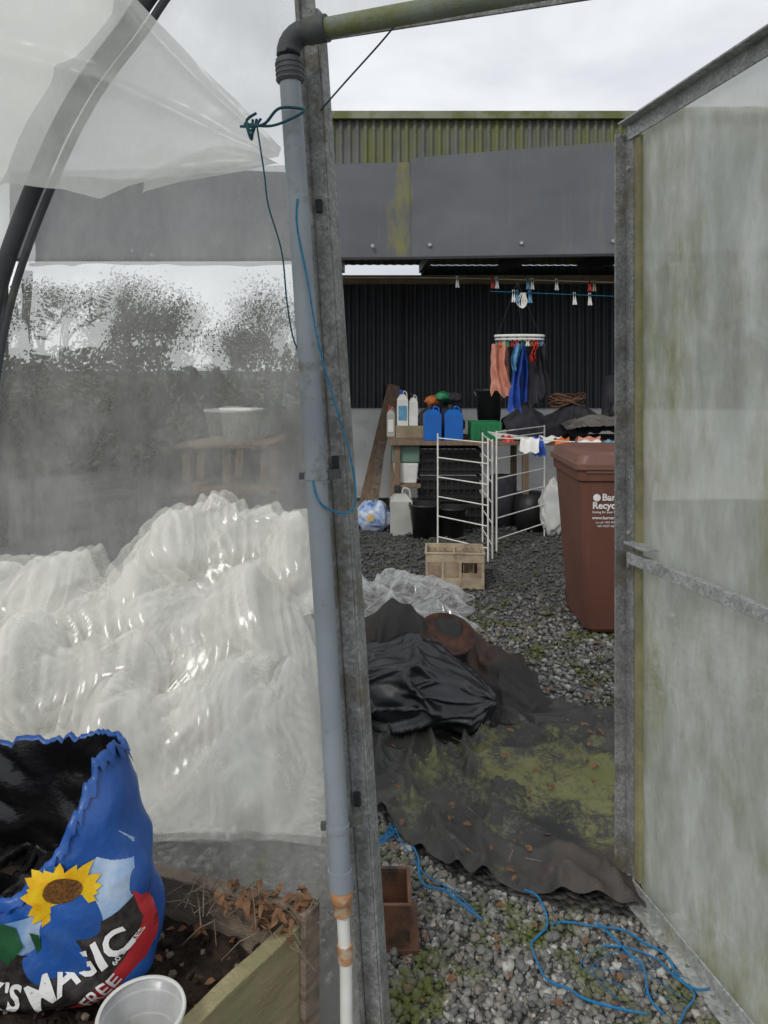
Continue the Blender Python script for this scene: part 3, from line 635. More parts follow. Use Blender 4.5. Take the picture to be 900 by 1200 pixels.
# twines
m = MB()
W = lambda s, z, o: wall(s, z, o)
m.tube(smoothpath([W(.10, 2.125, .13), W(.04, 2.12, .14), W(-.0, 2.15, .14), W(-.045, 2.15, .12), W(-.04, 2.135, .13), W(.02, 2.115, .14), W(.09, 2.13, .13)], 8), .0032, TWINEN, 6)
for k in range(3):
    m.tube(smoothpath([W(.055+.01*k, 2.14, .12), W(.07, 2.11-.01*k, .14), W(.085, 2.135, .13), W(.06, 2.15, .13)], 6), .003, TWINEN, 6)
m.tube(smoothpath([W(.06, 2.12, .13), W(.055, 2.02, .12), W(.05, 1.95, .12), W(.03, 1.85, .11), W(.025, 1.74, .11), W(.015, 1.66, .11), W(-.003, 1.62, .11)], 8), .0019, TWINEN, 6)
m.tube(smoothpath([W(-.045, 2.18, .02), W(-.11, 2.23, .03), W(-.22, 2.31, .05), W(-.27, 2.37, .04)], 6), .002, TWINEN, 6)
m.build('navy_twine')
m = MB()
m.tube(smoothpath([W(-.02, 1.96, .12), W(-.015, 1.9, .12), W(-.032, 1.78, .12), W(-.045, 1.65, .115), W(-.065, 1.5, .08), W(-.08, 1.40, .06), W(-.085, 1.31, .06), W(-.065, 1.285, .08), W(-.030, 1.31, .12), W(-.015, 1.36, .12), W(-.025, 1.41, .10)], 8), .0022, TWINE, 6)
m.build('blue_twine')

# ------------------------------------------------------------------ open door
D0 = Vector((.744, 2.24, 0)); DD = Vector((.236, -.972, 0)).normalized(); DN = Vector((-.972, -.236, 0)); DWID = .965
def dp(s, z, o=0): p = D0+DD*s+DN*o; p.z = z; return p
m = MB()
zb, zt = .01, 2.31
m.beam(dp(.0, zb), dp(0, zt), .048, .006, GALV, up=DN)
m.beam(dp(-.0215, zb, .020), dp(-.0215, zt, .020), .006, .034, GALV, up=DN)
m.beam(dp(DWID, zb), dp(DWID, zt+.04), .048, .006, GALV, up=DN)
m.beam(dp(.0, zt-.002, .004), dp(DWID, zt+.038, .004), .006, .046, GALVL)
m.beam(dp(.0, zt+.022, .022), dp(DWID, zt+.062, .022), .036, .006, GALVL)
m.beam(dp(.0, zb+.03, .004), dp(DWID, zb+.03, .004), .006, .05, GALVL)
m.beam(dp(.0, zb+.005, .022), dp(DWID, zb+.005, .022), .036, .006, GALVL)
m.beam(dp(.02, 1.03, .012), dp(DWID, 1.045, .012), .022, .034, GALVL)
m.beam(dp(.02, 1.075, .008), dp(.13, 1.075, .012), .05, .006, GALVL)
for z in (.06, 1.0, 1.1, 2.2): m.tube([dp(.005, z, .0), dp(.005, z, .010)], .007, GALVL, 8)
DBAT = mat('algae_batten', (0.30, 0.28, 0.14), (0.19, 0.18, 0.10), 12, 0.85, 0, 0.4, 60)
m.beam(dp(.040, zb+.06, -.006), dp(.040, zt-.02, -.006), .026, .014, DBAT, up=DN)
P = np.zeros((70, 40, 3))
for j in range(70):
    for i in range(40):
        s = .03+(DWID-.03)*i/39; z = .03+(2.28+.04*s)*j/69; P[j, i] = dp(s, z, -.018+.006*noise.noise(Vector((s*4, z*2, 1)))+.002*noise.noise(Vector((s*20, z*9, 1))))
m.grid(P, DOORF); m.build('greenhouse_door', bevel=.0012)

# ------------------------------------------------------------------ shed
m = MB()
def corr(x0, x1, z0, z1, y, mt, pitch=.1, amp=.018, dx=0.0):
    n = int((x1-x0)/pitch*8); vs = []; fs = []
    for i in range(n+1):
        x = x0+(x1-x0)*i/n; q = math.sin(2*math.pi*x/pitch); q = max(-1, min(1, q*1.6))
        vs += [(x, y+amp*q, z0), (x, y+amp*q, z1)]
    for i in range(n): fs.append((2*i, 2*i+2, 2*i+3, 2*i+1))
    m.add(vs, fs, mt, False)
corr(-.70, 7, 1.10, 2.66, 9.0, CORR)
corr(-.72, 7, 2.84, 4.62, 9.0, CORRG)
corr(.45, 7, 2.66, 2.84, 9.03, CORR)
m.box((-.74, 8.92, 4.60), (7, 9.1, 4.69), FLASH)
m.box((-.72, 9.05, 0), (7, 9.25, 1.16), WHITEWALL)
m.box((-.72, 8.86, 2.60), (7, 8.96, 2.70), WOODL)
def panel(x0, x1, za, zb2, zc, zd, y, mt, t=.02):
    vs = [(x0, y, za), (x1, y, zb2), (x1, y, zd), (x0, y, zc), (x0, y+t, za), (x1, y+t, zb2), (x1, y+t, zd), (x0, y+t, zc)]
    m.add(vs, [(0, 1, 2, 3), (7, 6, 5, 4), (0, 4, 5, 1), (3, 2, 6, 7), (0, 3, 7, 4), (1, 5, 6, 2)], mt)
panel(-3.3, -1.4, 2.55, 2.55, 3.32, 3.36, 6.52, FASCIA)
panel(-1.4, .25, 2.55, 2.56, 3.36, 3.40, 6.50, FASCIA)
panel(.24, 2.6, 2.56, 2.60, 3.43, 3.62, 6.475, FASCIA)
panel(2.6, 5.5, 2.60, 2.64, 3.62, 3.8, 6.45, FASCIA)
for x0, x1, za, zb2 in ((-3.3, -1.4, 2.55, 2.55), (-1.4, .25, 2.55, 2.56), (.25, 2.6, 2.56, 2.60), (2.6, 5.5, 2.60, 2.64)):
    m.beam((x0, 6.47, za-.012), (x1-.004, 6.47, zb2-.012), .06, .022, DARKSTEEL)
for x in (-2.2, -1.0, -.1, .4, 1.2, 2.0, 2.9): m.tube([(x, 6.47, 2.66+.02*x), (x, 6.455, 2.66+.02*x)], .016, GALVL, 8)
m.add([(-3.3, 6.55, 3.3), (7, 6.55, 3.3), (7, 9.0, 3.0), (-3.3, 9.0, 3.0)], [(0, 1, 2, 3)], DARKSTEEL)
for x in np.arange(-.5, 6, .95): m.beam((x, 6.56, 2.66), (x, 8.9, 2.80), .06, .14, DARKSTEEL)
for y in (7.3, 8.1): m.box((-3.3, y, 3.0), (6, y+.06, 3.1), DARKSTEEL)
m.box((-.80, 6.56, 0), (-.72, 6.64, 2.5), DARKSTEEL); m.box((-3.45, 6.56, 0), (-3.37, 6.64, 2.5), DARKSTEEL)
m.box((4.5, 6.56, 0), (4.6, 6.64, 2.5), DARKSTEEL)
m.tube([(.2, 8.95, 1.16), (.2, 8.95, 2.6)], .02, DARKSTEEL, 8)
m.build('corrugated_shed')

# clothes line and pegs
m = MB()
l1 = lambda x: (x, 6.7, 2.38+.03*math.cos(x)); m.tube([l1(x) for x in np.linspace(-.6, 3.2, 14)], .005, WOODL, 5)
l2 = lambda x: (x, 6.3, 2.24-.04*(x-1)); m.tube([l2(x) for x in np.linspace(.9, 3.0, 10)], .002, TWINE, 5)
def peg(x, y, z, mt, h=.085):
    m.beam((x-.006, y, z-h), (x+.004, y, z+.02), .012, .014, mt); m.beam((x+.016, y, z-h), (x-.002, y, z+.02), .012, .014, mt)
for x, c in ((.66, WHITEPL), (.98, RED), (1.02, WHITEPL), (1.30, LBLUE), (1.34, WHITEPL), (1.56, WHITEPL), (1.86, RED), (1.9, WOODL), (2.13, RED), (2.6, LBLUE)):
    a = l1(x); peg(a[0], a[1], a[2], c)
for x, c in ((1.13, LBLUE), (1.10, WHITEPL), (1.62, WHITEPL), (1.75, WHITEPL), (1.24, LBLUE), (2.2, WHITEPL)):
    a = l2(x); peg(a[0], a[1], a[2], c)
for k in range(5):
    m.tube(smoothpath([(1.17+.03*k*.3, 6.3, 2.23), (1.13+.02*k, 6.3, 2.15), (1.18, 6.29, 2.10), (1.22-.01*k, 6.3, 2.16), (1.19, 6.3, 2.23)], 5), .004, WHITEPL, 5)
m.build('clothes_line')
# peg airer with clothes
m = MB(); cx, cy, cz = 1.19, 6.5, 1.87
ring = [(cx+.21*math.cos(a), cy+.13*math.sin(a), cz) for a in np.linspace(0, 2*math.pi, 33)]
m.tube(ring, .014, WHITEPL, 6, False); m.tube([(x, y, z-.03) for x, y, z in ring], .009, WHITEPL, 6, False)
m.tube([(cx-.2, cy, cz), (cx+.2, cy, cz)], .006, WHITEPL, 5)
for a in (0.3, 2.8, 4.7): m.tube([(cx+.2*math.cos(a), cy+.12*math.sin(a), cz), (cx, cy+.1, 2.36)], .0025, DARKSTEEL, 4)
cols = [RED, LBLUE, ORANGE, GREENC, RED, WHITEPL]
for k in range(14):
    a = k/14*6.283; peg(cx+.2*math.cos(a), cy+.12*math.sin(a), cz-.03, cols[k % 6], .06)
def garment(x0, x1, z0, z1, y, mt, seed):
    n, k = 16, 28; P = np.zeros((k, n, 3))
    for j in range(k):
        t = j/(k-1)
        for i in range(n):
            u = i/(n-1); w = .72+.30*math.sin(t*5+seed)*(1-t)+.12*noise.noise(Vector((t*5, seed, 0)))
            x = (x0+x1)/2+(u-.5)*(x1-x0)*w+.02*math.sin(t*4+seed*2); z = z0+(z1-z0)*t+(.07*noise.noise(Vector((u*2.5, seed, 4)))-.04*abs(u-.5))*(1-t)
            P[j, i] = (x, y+.035*math.sin(u*9+seed+t*2)+.015*noise.noise(Vector((u*6, t*6, seed))), z)
    m.grid(P, mt)
garment(.92, 1.10, 1.36, 1.80, 6.44, PEACH, 1); garment(1.0, 1.13, 1.45, 1.8, 6.50, PEACH, 4)
garment(1.09, 1.21, 1.24, 1.80, 6.42, BLUECL, 2); garment(1.16, 1.28, 1.30, 1.80, 6.52, BLUECL, 3)
garment(1.23, 1.44, 1.27, 1.78, 6.50, DARKCL, 6); garment(1.33, 1.43, 1.36, 1.80, 6.44, DARKCL, 7); garment(1.10, 1.18, 1.58, 1.80, 6.37, LBLUE, 5); garment(1.27, 1.32, 1.66, 1.80, 6.36, RED, 8)
m.build('hanging_sock_dryer_with_clothes')

# work bench
m = MB(); m.box((.05, 7.15, .84), (2.75, 7.95, .88), WOODB)
for x in (.1, 1.35, 2.65):
    for y in (7.2, 7.85): m.box((x, y, 0), (x+.06, y+.06, .84), WOODB)
m.box((.08, 7.2, .42), (.36, 7.6, .45), WOODB); m.box((.12, 7.5, .88), (.4, 7.8, 1.0), WOODL); m.build('work_bench', bevel=.004)
def jerry(name, x0, x1, y0, y1, z0, z1, mt, cap, label=None):
    m = MB(); h = z1-z0; r = min(x1-x0, y1-y0)
    m.box((x0, y0, z0), (x1, y1, z0+h*.72), mt)
    cx = (x0+x1)/2; cyy = (y0+y1)/2
    a = z0+h*.72; b = z0+h*.86; i = r*.28
    vs = [(x0, y0, a), (x1, y0, a), (x1, y1, a), (x0, y1, a), (x0+i, y0+i, b), (x1-i, y0+i, b), (x1-i, y1-i, b), (x0+i, y1-i, b)]
    m.add(vs, [(4, 5, 6, 7), (0, 1, 5, 4), (1, 2, 6, 5), (2, 3, 7, 6), (3, 0, 4, 7)], mt)
    m.lathe([(r*.16, 0), (r*.16, h*.14), (.001, h*.14)], (cx-r*.15, cyy, b-.001), cap, 14)
    m.tube(smoothpath([(cx+r*.05, cyy, b-.01), (cx+r*.12, cyy, z1-.02), (cx+r*.38, cyy, z1-.04), (cx+r*.42, cyy, a)], 5), r*.06, mt, 6)
    if label: m.box((x0+.012, y0-.004, z0+h*.15), (x1-.012, y0-.001, z0+h*.55), label)
    return m.build(name, bevel=.012)
jerry('white_jerrycan', .135, .245, 7.52, 7.68, 1.002, 1.37, WHITEPL, BLUECL, LBLUE)
jerry('white_jerrycan', .255, .345, 7.54, 7.68, 1.002, 1.33, WHITEPL, BLACK)
jerry('white_jerrycan', .03, .11, 7.62, 7.75, .882, 1.20, GREYC, RED, WHITEPL)
jerry('blue_jerrycan', .39, .56, 7.2, 7.36, .882, 1.23, BLUEC, BLACK)
jerry('blue_jerrycan', .59, .77, 7.2, 7.36, .882, 1.23, BLUEC, BLACK)
jerry('grey_jerrycan', .06, .27, 7.0, 7.25, 0.0, .45, GREYC, BLACK)
m = MB(); m.box((.09, 7.25, .452), (.34, 7.5, .66), WHITEPL, .02); m.box((.08, 7.24, .66), (.35, 7.51, .83), PALEGREEN); m.build('storage_tub', bevel=.015)
m = MB(); m.box((.85, 7.2, .882), (1.15, 7.5, .90), GREENC)
for (a, b) in (((.85, 7.2, .9), (1.15, 7.215, 1.06)), ((.85, 7.485, .9), (1.15, 7.5, 1.06)), ((.85, 7.215, .9), (.865, 7.485, 1.06)), ((1.135, 7.215, .9), (1.15, 7.485, 1.06))): m.box(a, b, GREENC)
for x in np.arange(.87, 1.13, .05): m.box((x, 7.19, .9), (x+.02, 7.2, 1.05), GREENC)
m.build('green_plastic_box', bevel=.003)
def bucket(name, c, r0, r1, h, mt, handle=True):
    m = MB(); m.lathe([(.001, 0), (r0, 0), (r1, h*.92), (r1*1.06, h*.93), (r1*1.06, h), (r1*.98, h), (r0*.96, .01), (.001, .01)], c, mt, 28)
    if handle:
        m.tube([(c[0]+r1*1.05*math.cos(t), c[1]-r1*.5*math.sin(t), c[2]+h*.93-r1*.7*math.sin(t)) for t in np.linspace(0, math.pi, 14)], .004, GALV, 5)
    return m.build(name)
bucket('black_bucket', (1.08, 7.62, .882), .10, .14, .5, BLACK)
bucket('black_bucket', (.38, 6.95, 0), .105, .14, .32, BLACK)
bucket('black_bucket', (.64, 7.0, 0), .11, .14, .28, BLACK)
bucket('white_bucket', (-1.18, 5.6, 1.02), .13, .17, .26, WHITEPL, False)
m = MB()
for z in (.0, .27, .54):
    x0, x1, y0, y1 = .34+.02*z, .96+.02*z, 7.3, 7.7
    m.box((x0, y0, z+.003), (x1, y1, z+.02), BLACK)
    for zz in (.03, .12, .21):
        m.box((x0, y0, z+zz), (x1, y0+.015, z+zz+.035), BLACK); m.box((x0, y1-.015, z+zz), (x1, y1, z+zz+.035), BLACK)
        m.box((x0, y0+.015, z+zz), (x0+.015, y1-.015, z+zz+.035), BLACK); m.box((x1-.015, y0+.015, z+zz), (x1, y1-.015, z+zz+.035), BLACK)
    for x in np.arange(x0+.02, x1-.03, .06): m.box((x, y0+.002, z+.02), (x+.015, y0+.013, z+.25), BLACK)
    m.box((x0+.02, y0+.03, z+.021), (x1-.02, y1-.03, z+.2), BLACK)
m.build('stacked_black_crates')
hb = field(1.1, 2.8, 7.0, 8.1, .025, lambda x, y: .89+max([a*math.exp(-((x-cx)/sx)**2-((y-cy)/sy)**2) for cx, cy, sx, sy, a in ((1.45, 7.6, .25, .2, .28), (1.95, 7.6, .3, .22, .33), (2.3, 7.4, .3, .2, .22))])+.04*folds(x, y, 3, 4, 4))
P = startgrid(1.22, 2.6, 7.16, 7.95, .022, .80, .02, .05, 21, hb, 18); P = cloth(P, .022, hb, 35, 4, .0018, .08, .5, .4)
uncut(P, DARKCL, 'dark_cloth_pile')
hb2 = lambda X, Y: .99+gs(X, Y, [(2.1, 7.3, .3, .2, .14)])+ridged(X, Y, 4, .02, 14)
P = startgrid(1.75, 2.5, 7.08, 7.45, .020, .8, .02, .05, 22, hb2, 18); P = cloth(P, .020, hb2, 35, 4, .0015, .08, .5, .4)
uncut(P, TARP, 'grey_tarp')
m = MB()
for k in range(9):
    r = random.uniform(.12, .18); ph = random.uniform(0, 6); cx, cy = 1.88+random.uniform(-.04, .04), 7.62
    m.tube([(cx+r*1.1*math.cos(t+ph), cy+r*.7*math.sin(t+ph), 1.22+.010*k+.03*math.sin(2*t+ph)) for t in np.linspace(0, 6.0, 30)], .007, ROPEO, 6)
m.build('coiled_hose')
m = MB()
m.lathe([(.001, 0), (.14, 0), (.17, .12), (.17, .38), (.13, .50), (.05, .54), (.001, .54)], (2.36, 7.45, 1.0), DARKCL, 20, sx=1, sy=.6)
m.lathe([(.001, 0), (.10, 0), (.11, .1), (.09, .2), (.001, .21)], (2.34, 7.33, 1.05), BLACK, 16, sx=1, sy=.5)
m.tube(smoothpath([(2.3, 7.4, 1.5), (2.36, 7.4, 1.6), (2.42, 7.4, 1.5)], 5), .012, BLACK, 6); m.build('black_backpack')
m = MB(); bv3, bf3 = ico(3)
for (x, y, z, a, b, mt, sd) in ((.50, 7.6, .98, .16, .17, DARKCL, 1), (.68, 7.62, 1.0, .14, .2, DARKCL, 2), (.48, 7.5, 1.22, .07, .05, ORANGE, 3), (.60, 7.5, 1.26, .08, .05, GREENC, 4), (.72, 7.45, 1.25, .07, .05, DARKCL, 5)):
    w = [Vector(q)*(1+.35*noise.noise(Vector(q)*2+Vector((sd, 0, 0)))) for q in bv3]
    m.add([(x+q.x*a, y+q.y*a*.7, z+q.z*b+.04) for q in w], bf3.tolist(), mt, True)
m.build('bundle_of_bags')
m = MB()
for (x, y, r, h, mt) in ((1.45, 7.3, .16, .36, BLACK), (1.85, 7.4, .2, .42, DARKCL), (2.3, 7.3, .2, .4, BLACK), (1.2, 7.5, .14, .5, DARKCL)):
    m.lathe([(.001, 0), (r, 0), (r*1.05, h*.6), (r*.9, h), (.001, h*1.02)], (x, y, 0), mt, 16)
m.build('dark_storage_tubs')
bv4, bf4 = ico(4); m = MB(); m.add([(1.60+q[0]*.12*(1+.3*noise.noise(Vector(q)*3)), 7.0+q[1]*.10, max(0, .26+q[2]*.27*(1+.3*noise.noise(Vector(q)*4)))) for q in bv4], bf4.tolist(), WHITEPL, True); m.build('white_carrier_bag')
m = MB(); m.add([(-.10+q[0]*.17*(1+.5*noise.noise(Vector(q)*2.3)), 7.25+q[1]*.12, max(0, .11+q[2]*.16*(1+.6*noise.noise(Vector(q)*3+Vector((4, 0, 0)))))) for q in bv4], bf4.tolist(), PACK, True)
for k in range(7):
    a = k*.9; m.add([(-.13, 7.108, .15), (-.13+.03*math.cos(a-.3), 7.106, .15+.03*math.sin(a-.3)), (-.13+.042*math.cos(a), 7.105, .15+.042*math.sin(a)), (-.13+.03*math.cos(a+.3), 7.106, .15+.03*math.sin(a+.3))], [(0, 1, 2, 3)], PR_Y)
m.build('blue_white_packet')
m = MB(); m.beam((-.22, 8.45, .0), (.12, 8.93, 1.38), .15, .035, WOODB, up=(0, -1, .3)); m.beam((-.12, 8.25, 0), (.02, 8.92, 1.08), .09, .03, WOODD, up=(0, -1, .3))
m.beam((.10, 8.4, 0), (.14, 8.93, 1.3), .08, .035, WOODL, up=(0, -1, .3)); m.beam((-.5, 8.5, .05), (.0, 8.0, .06), .15, .04, WOODB); m.build('leaning_planks', bevel=.003)
# clothes airer
m = MB(); r = .0075
L1 = Vector((.469, 6.45, 0)); L2 = Vector((.848, 6.03, 0)); L3 = Vector((.966, 6.35, 0)); L4 = Vector((1.518, 7.0, 0)); L5 = Vector((.90, 6.75, 0))
def up(v, z): return Vector((v.x, v.y, z))
def frame(a, b, h, rungs):
    m.tube([a, up(a, h)], r, WIRE, 8); m.tube([b, up(b, h)], r, WIRE, 8)
    for z in rungs: m.tube([up(a, z), up(b, z)], r*.75, WIRE, 6)
frame(L1, L2, 1.02, (.12, .30, .47, .64, .81, .98)); frame(L3, L4, 1.05, (.12, .30, .47, .64, .81, .98, 1.04))
frame(L2+Vector((.05, .1, 0)), L5, 1.0, (.12, .30, .47, .64, .81, .98))
for k in range(6):
    y = 6.35+.12*k; m.tube([(.98, y, .99), (2.25, y+.05, .92-.02*k)], r*.6, WIRE, 6)
m.tube([(.98, 6.35, .99), (.98, 6.95, .99)], r, WIRE, 8); m.tube([(2.25, 6.4, .92), (2.25, 7.0, .82)], r, WIRE, 8); m.tube([(1.6, 6.37, .955), (1.6, 7.0, .88)], r, WIRE, 8)
for (x, y, w, h, mt, sd) in ((1.25, 6.35, .16, .12, WHITEPL, 1), (1.55, 6.47, .12, .07, ORANGE, 2), (1.75, 6.35, .2, .06, WHITEPL, 3), (2.0, 6.47, .14, .1, LBLUE, 4), (1.35, 6.47, .1, .16, BLUECL, 5), (1.08, 6.47, .1, .05, RED, 6), (1.48, 6.6, .2, .05, WHITEPL, 7), (1.85, 6.7, .2, .05, PEACH, 8)):
    P = np.zeros((13, 10, 3))
    for j in range(13):
        t = (j-6)/6
        for i in range(10):
            u = i/9-.5; P[j, i] = (x+u*w+.01*math.sin(t*3+sd), y+.05*t, 1.0-.04*(x-1)-h*abs(t)**1.5+.01*math.sin(u*12+sd))
    m.grid(P, mt)
m.build('clothes_airer')

# bottle crate on the gravel
m = MB(); x0, x1, y0, y1, h = .30, .72, 5.30, 5.58, .255; t = .014
m.box((x0, y0, .008), (x1, y1, .03), CRATE)
for z, hh in ((.03, .055), (.195, .06)):
    m.box((x0, y0, z), (x1, y0+t, z+hh), CRATE); m.box((x0, y1-t, z), (x1, y1, z+hh), CRATE)
    m.box((x0, y0+t, z), (x0+t, y1-t, z+hh), CRATE); m.box((x1-t, y0+t, z), (x1, y1-t, z+hh), CRATE)
m.box((x0+.002, y0+.002, .085), (x0+.25, y0+t-.002, .195), CRATEI)
m.box((x0+.25, y0+.003, .085), (x1-.002, y0+t-.003, .12), CRATEI); m.box((x1-.05, y0+.003, .12), (x1-.002, y0+t-.003, .195), CRATEI)
for xx in (x0, x0+.115, x0+.24, x1-.018): m.box((xx, y0-.004, .03), (xx+.018, y0-.0005, .195), CRATE)
m.box((x0+.002, y0+t, .085), (x0+t-.002, y1-t, .195), CRATEI); m.box((x1-t+.002, y0+t, .085), (x1-.002, y1-t, .195), CRATEI); m.box((x0+t, y1-t+.002, .085), (x1-t, y1-.002, .195), CRATEI)
m.box((x0-.006, y0-.006, .255), (x1+.006, y0+.01, .268), CRATE); m.box((x0-.006, y1-.01, .255), (x1+.006, y1+.006, .268), CRATE)
m.box((x0-.006, y0+.01, .255), (x0+.01, y1-.01, .268), CRATE); m.box((x1-.01, y0+.01, .255), (x1+.006, y1-.01, .268), CRATE)
m.box((x0+.2, y0+t, .03), (x0+.215, y1-t, .25), CRATE)
for x in (x0+.06, x0+.13, x0+.27, x0+.34): m.box((x, y0+t, .03), (x+.006, y1-t, .24), CRATEI)
for y in (y0+.09, y0+.18): m.box((x0+t, y, .03), (x1-t, y+.006, .238), CRATEI)
o = m.build('bottle_crate', bevel=.003)
o.rotation_euler = (0, 0, R(-4)); o.location = (-.37, .05, 0)

# brown wheelie bin
m = MB(); bx, by = 1.43, 4.62
def ring_(z, hw, hd_, r, cyo=0, n=6):
    out = []
    for sx, sy, a0 in ((1, -1, -90), (1, 1, 0), (-1, 1, 90), (-1, -1, 180)):
        for k in range(n+1):
            a = R(a0+90*k/n); out.append((bx+sx*(hw-r)+r*math.cos(a), by+cyo+sy*(hd_-r)+r*math.sin(a), z))
    return out
def loft(rings, mt, capb=True, capt=True):
    n = len(rings[0]); vs = [v for r_ in rings for v in r_]; fs = []
    for i in range(len(rings)-1):
        for k in range(n): fs.append((i*n+k, i*n+(k+1) % n, (i+1)*n+(k+1) % n, (i+1)*n+k))
    if capb: fs.append(tuple(reversed(range(n))))
    if capt: fs.append(tuple(range((len(rings)-1)*n, len(rings)*n)))
    m.add(vs, fs, mt, False)
loft([ring_(.03, .225, .235, .05), ring_(.05, .235, .25, .05), ring_(.55, .265, .29, .045), ring_(.93, .288, .325, .04), ring_(.94, .30, .34, .04), ring_(1.0, .302, .345, .04)], BROWNBIN)
loft([ring_(1.005, .318, .36, .05), ring_(1.035, .318, .36, .05), ring_(1.04, .305, .345, .05), ring_(1.085, .29, .33, .06), ring_(1.10, .24, .28, .06)], BROWNLID)
m.box((bx-.26, by-.352, .985), (bx+.26, by-.343, 1.0), BROWNLID)
m.tube([(bx-.25, by+.40, .98), (bx+.25, by+.40, .98)], .017, BROWNBIN, 8)
for x in (-.2, .2):
    m.tube([(bx+x, by+.32, .98), (bx+x, by+.40, .98)], .017, BROWNBIN, 8)
    m.tube([(bx+x*.95-.025, by+.24, .1), (bx+x*.95+.025, by+.24, .1)], .1, BLACK, 24)
def bintext(txt, x, z, size, bold):
    v, f = text_geo(txt, size, bold); vs = []
    for a, b, c in v:
        zz = z+b; yy = np.interp(zz, [.05, .55, .93], [by-.25, by-.29, by-.325])-.004; vs.append((x+a, yy, zz))
    m.add(vs, f, PR_W)
bintext('Barna', 1.268, .823, .056, .0016); bintext('Recycling', 1.213, .775, .056, .0016)
bintext('Caring for your Environment', 1.213, .748, .019, .0003); bintext('www.barnarecycling.ie', 1.213, .712, .026, .0005); bintext('Lo-call: 1850 393 373', 1.235, .688, .016, .0002); bintext('NO HOT ASHES', 1.245, .665, .018, .0002)
m.add([(1.237+.022*math.cos(a), by-.324, .840+.022*math.sin(a)) for a in np.linspace(0, 6, 14)], [tuple(range(14))], PR_W)
m.build('brown_wheelie_bin')

# brown plastic hopper pot
m = MB(); x0, x1, y0, y1, h = -.055, .072, 2.02, 2.17, .125; t = .006
for a, b in (((x0, y0, .02), (x1, y0+t, h)), ((x0, y1-t, .02), (x1, y1, h)), ((x0, y0+t, .02), (x0+t, y1-t, h)), ((x1-t, y0+t, .02), (x1, y1-t, h))): m.box(a, b, TERRA)
m.box((x0-.012, y0-.02, .008), (x1+.025, y1+.015, .022), TERRA)
for a, b in (((x0-.005, y0-.005, h), (x1+.005, y0+t, h+.008)), ((x0-.005, y1-t, h), (x1+.005, y1+.005, h+.008)), ((x0-.005, y0+t, h), (x0+t, y1-t, h+.008)), ((x1-t, y0+t, h), (x1+.005, y1-t, h+.008))): m.box(a, b, TERRA)
m.build('square_brown_pot', bevel=.002)

# ropes
m = MB()
def rope(pts, r=.0032, z=.026):
    p = smoothpath([(x+random.uniform(-.008, .008), y+random.uniform(-.008, .008), z+.010*noise.noise(Vector((x*9, y*9, 0)))+random.uniform(-.006, .006)) for x, y in pts], 8); m.tube(p, r, ROPEB, 7)
rope([(.02, 2.56), (.035, 2.52), (.07, 2.50), (.11, 2.383), (.115, 2.30), (.122, 2.255), (.18, 2.22), (.203, 2.19), (.272, 2.108)], .0038)
rope([(.03, 2.54), (.06, 2.46), (.085, 2.40), (.13, 2.30), (.20, 2.21), (.26, 2.13)], .0022)
rope([(-.05, 2.45), (-.02, 2.44), (.0, 2.46), (.03, 2.5)], .0032)
for k in range(7): rope([(.03, 2.53), (.02+random.uniform(-.05, .05), 2.50), (random.uniform(-.06, .08), 2.45)], .0012)
m.build('blue_rope')
m = MB()
rope([(.43, 2.22), (.451, 2.174), (.46, 2.10), (.42, 2.04), (.403, 1.996), (.419, 1.913), (.46, 1.87), (.5086, 1.837), (.58, 1.81), (.648, 1.79)])
rope([(.47, 2.09), (.52, 2.10), (.60, 2.086), (.66, 2.06), (.72, 2.03), (.743, 1.981), (.76, 1.93), (.762, 1.887), (.80, 1.87), (.86, 1.88)])
rope([(.60, 2.09), (.63, 2.02), (.655, 1.98), (.67, 1.93), (.66, 1.86), (.69, 1.80), (.67, 1.72)])
rope([(.60, 2.02), (.66, 1.99), (.72, 1.96), (.75, 1.91), (.78, 1.85), (.74, 1.80), (.70, 1.76)], .0026)
for k in range(5): rope([(.55+random.uniform(-.1, .15), 2.0), (.6+random.uniform(-.12, .14), 1.95), (.6+random.uniform(-.15, .2), 1.88+random.uniform(-.05, .05))], .0009, .02)
m.build('blue_rope')

# ------------------------------------------------------------------ raised bed
m = MB(); C = Vector((-.150, 1.585, 0)); Wd = Vector((-.93, .365, 0)).normalized(); Sd = Vector((-.556, -.83, 0)).normalized()
def seg(p, d, L, zt0, zt1, zb_, th, mt, nrm, n=14):
    vs = []; fs = []
    for i in range(n+1):
        t = i/n; q = p+d*L*t; z = zt0+(zt1-zt0)*t+.006*noise.noise(Vector((q.x*9, q.y*9, zt0)))
        for o, zz in ((0, zb_), (0, z), (th, z+.002*noise.noise(q*40)), (th, zb_)): r_ = q+nrm*o; vs.append((r_.x, r_.y, zz))
    for i in range(n):
        for k in range(4): fs.append((i*4+k, i*4+(k+1) % 4, (i+1)*4+(k+1) % 4, (i+1)*4+k))
    fs += [(3, 2, 1, 0), (n*4, n*4+1, n*4+2, n*4+3)]
    m.add(vs, fs, mt)
seg(C+Wd*.0, Wd, 1.1, .445, .42, .27, .035, WOODD, Vector((-.365, -.93, 0)))
seg(C+Wd*.03+Vector((0, -.005, 0)), Wd, 1.05, .262, .255, 0.0, .035, WOODD, Vector((-.365, -.93, 0)))
SN = Vector((-.83, .556, 0))
seg(C+Sd*.045, Sd, .75, .432, .43, .215, .036, WOODG, SN); seg(C+Sd*.045, Sd, .75, .208, .205, .0, .036, WOODG, SN)
m.beam(C+Sd*.02+SN*.01, C+Sd*.02+SN*.01+Vector((0, 0, .455)), .045, .05, WOODD, up=Sd)
m.build('raised_bed_timber', bevel=.003)
m = MB(); n = 90; P = np.zeros((n, n, 3))
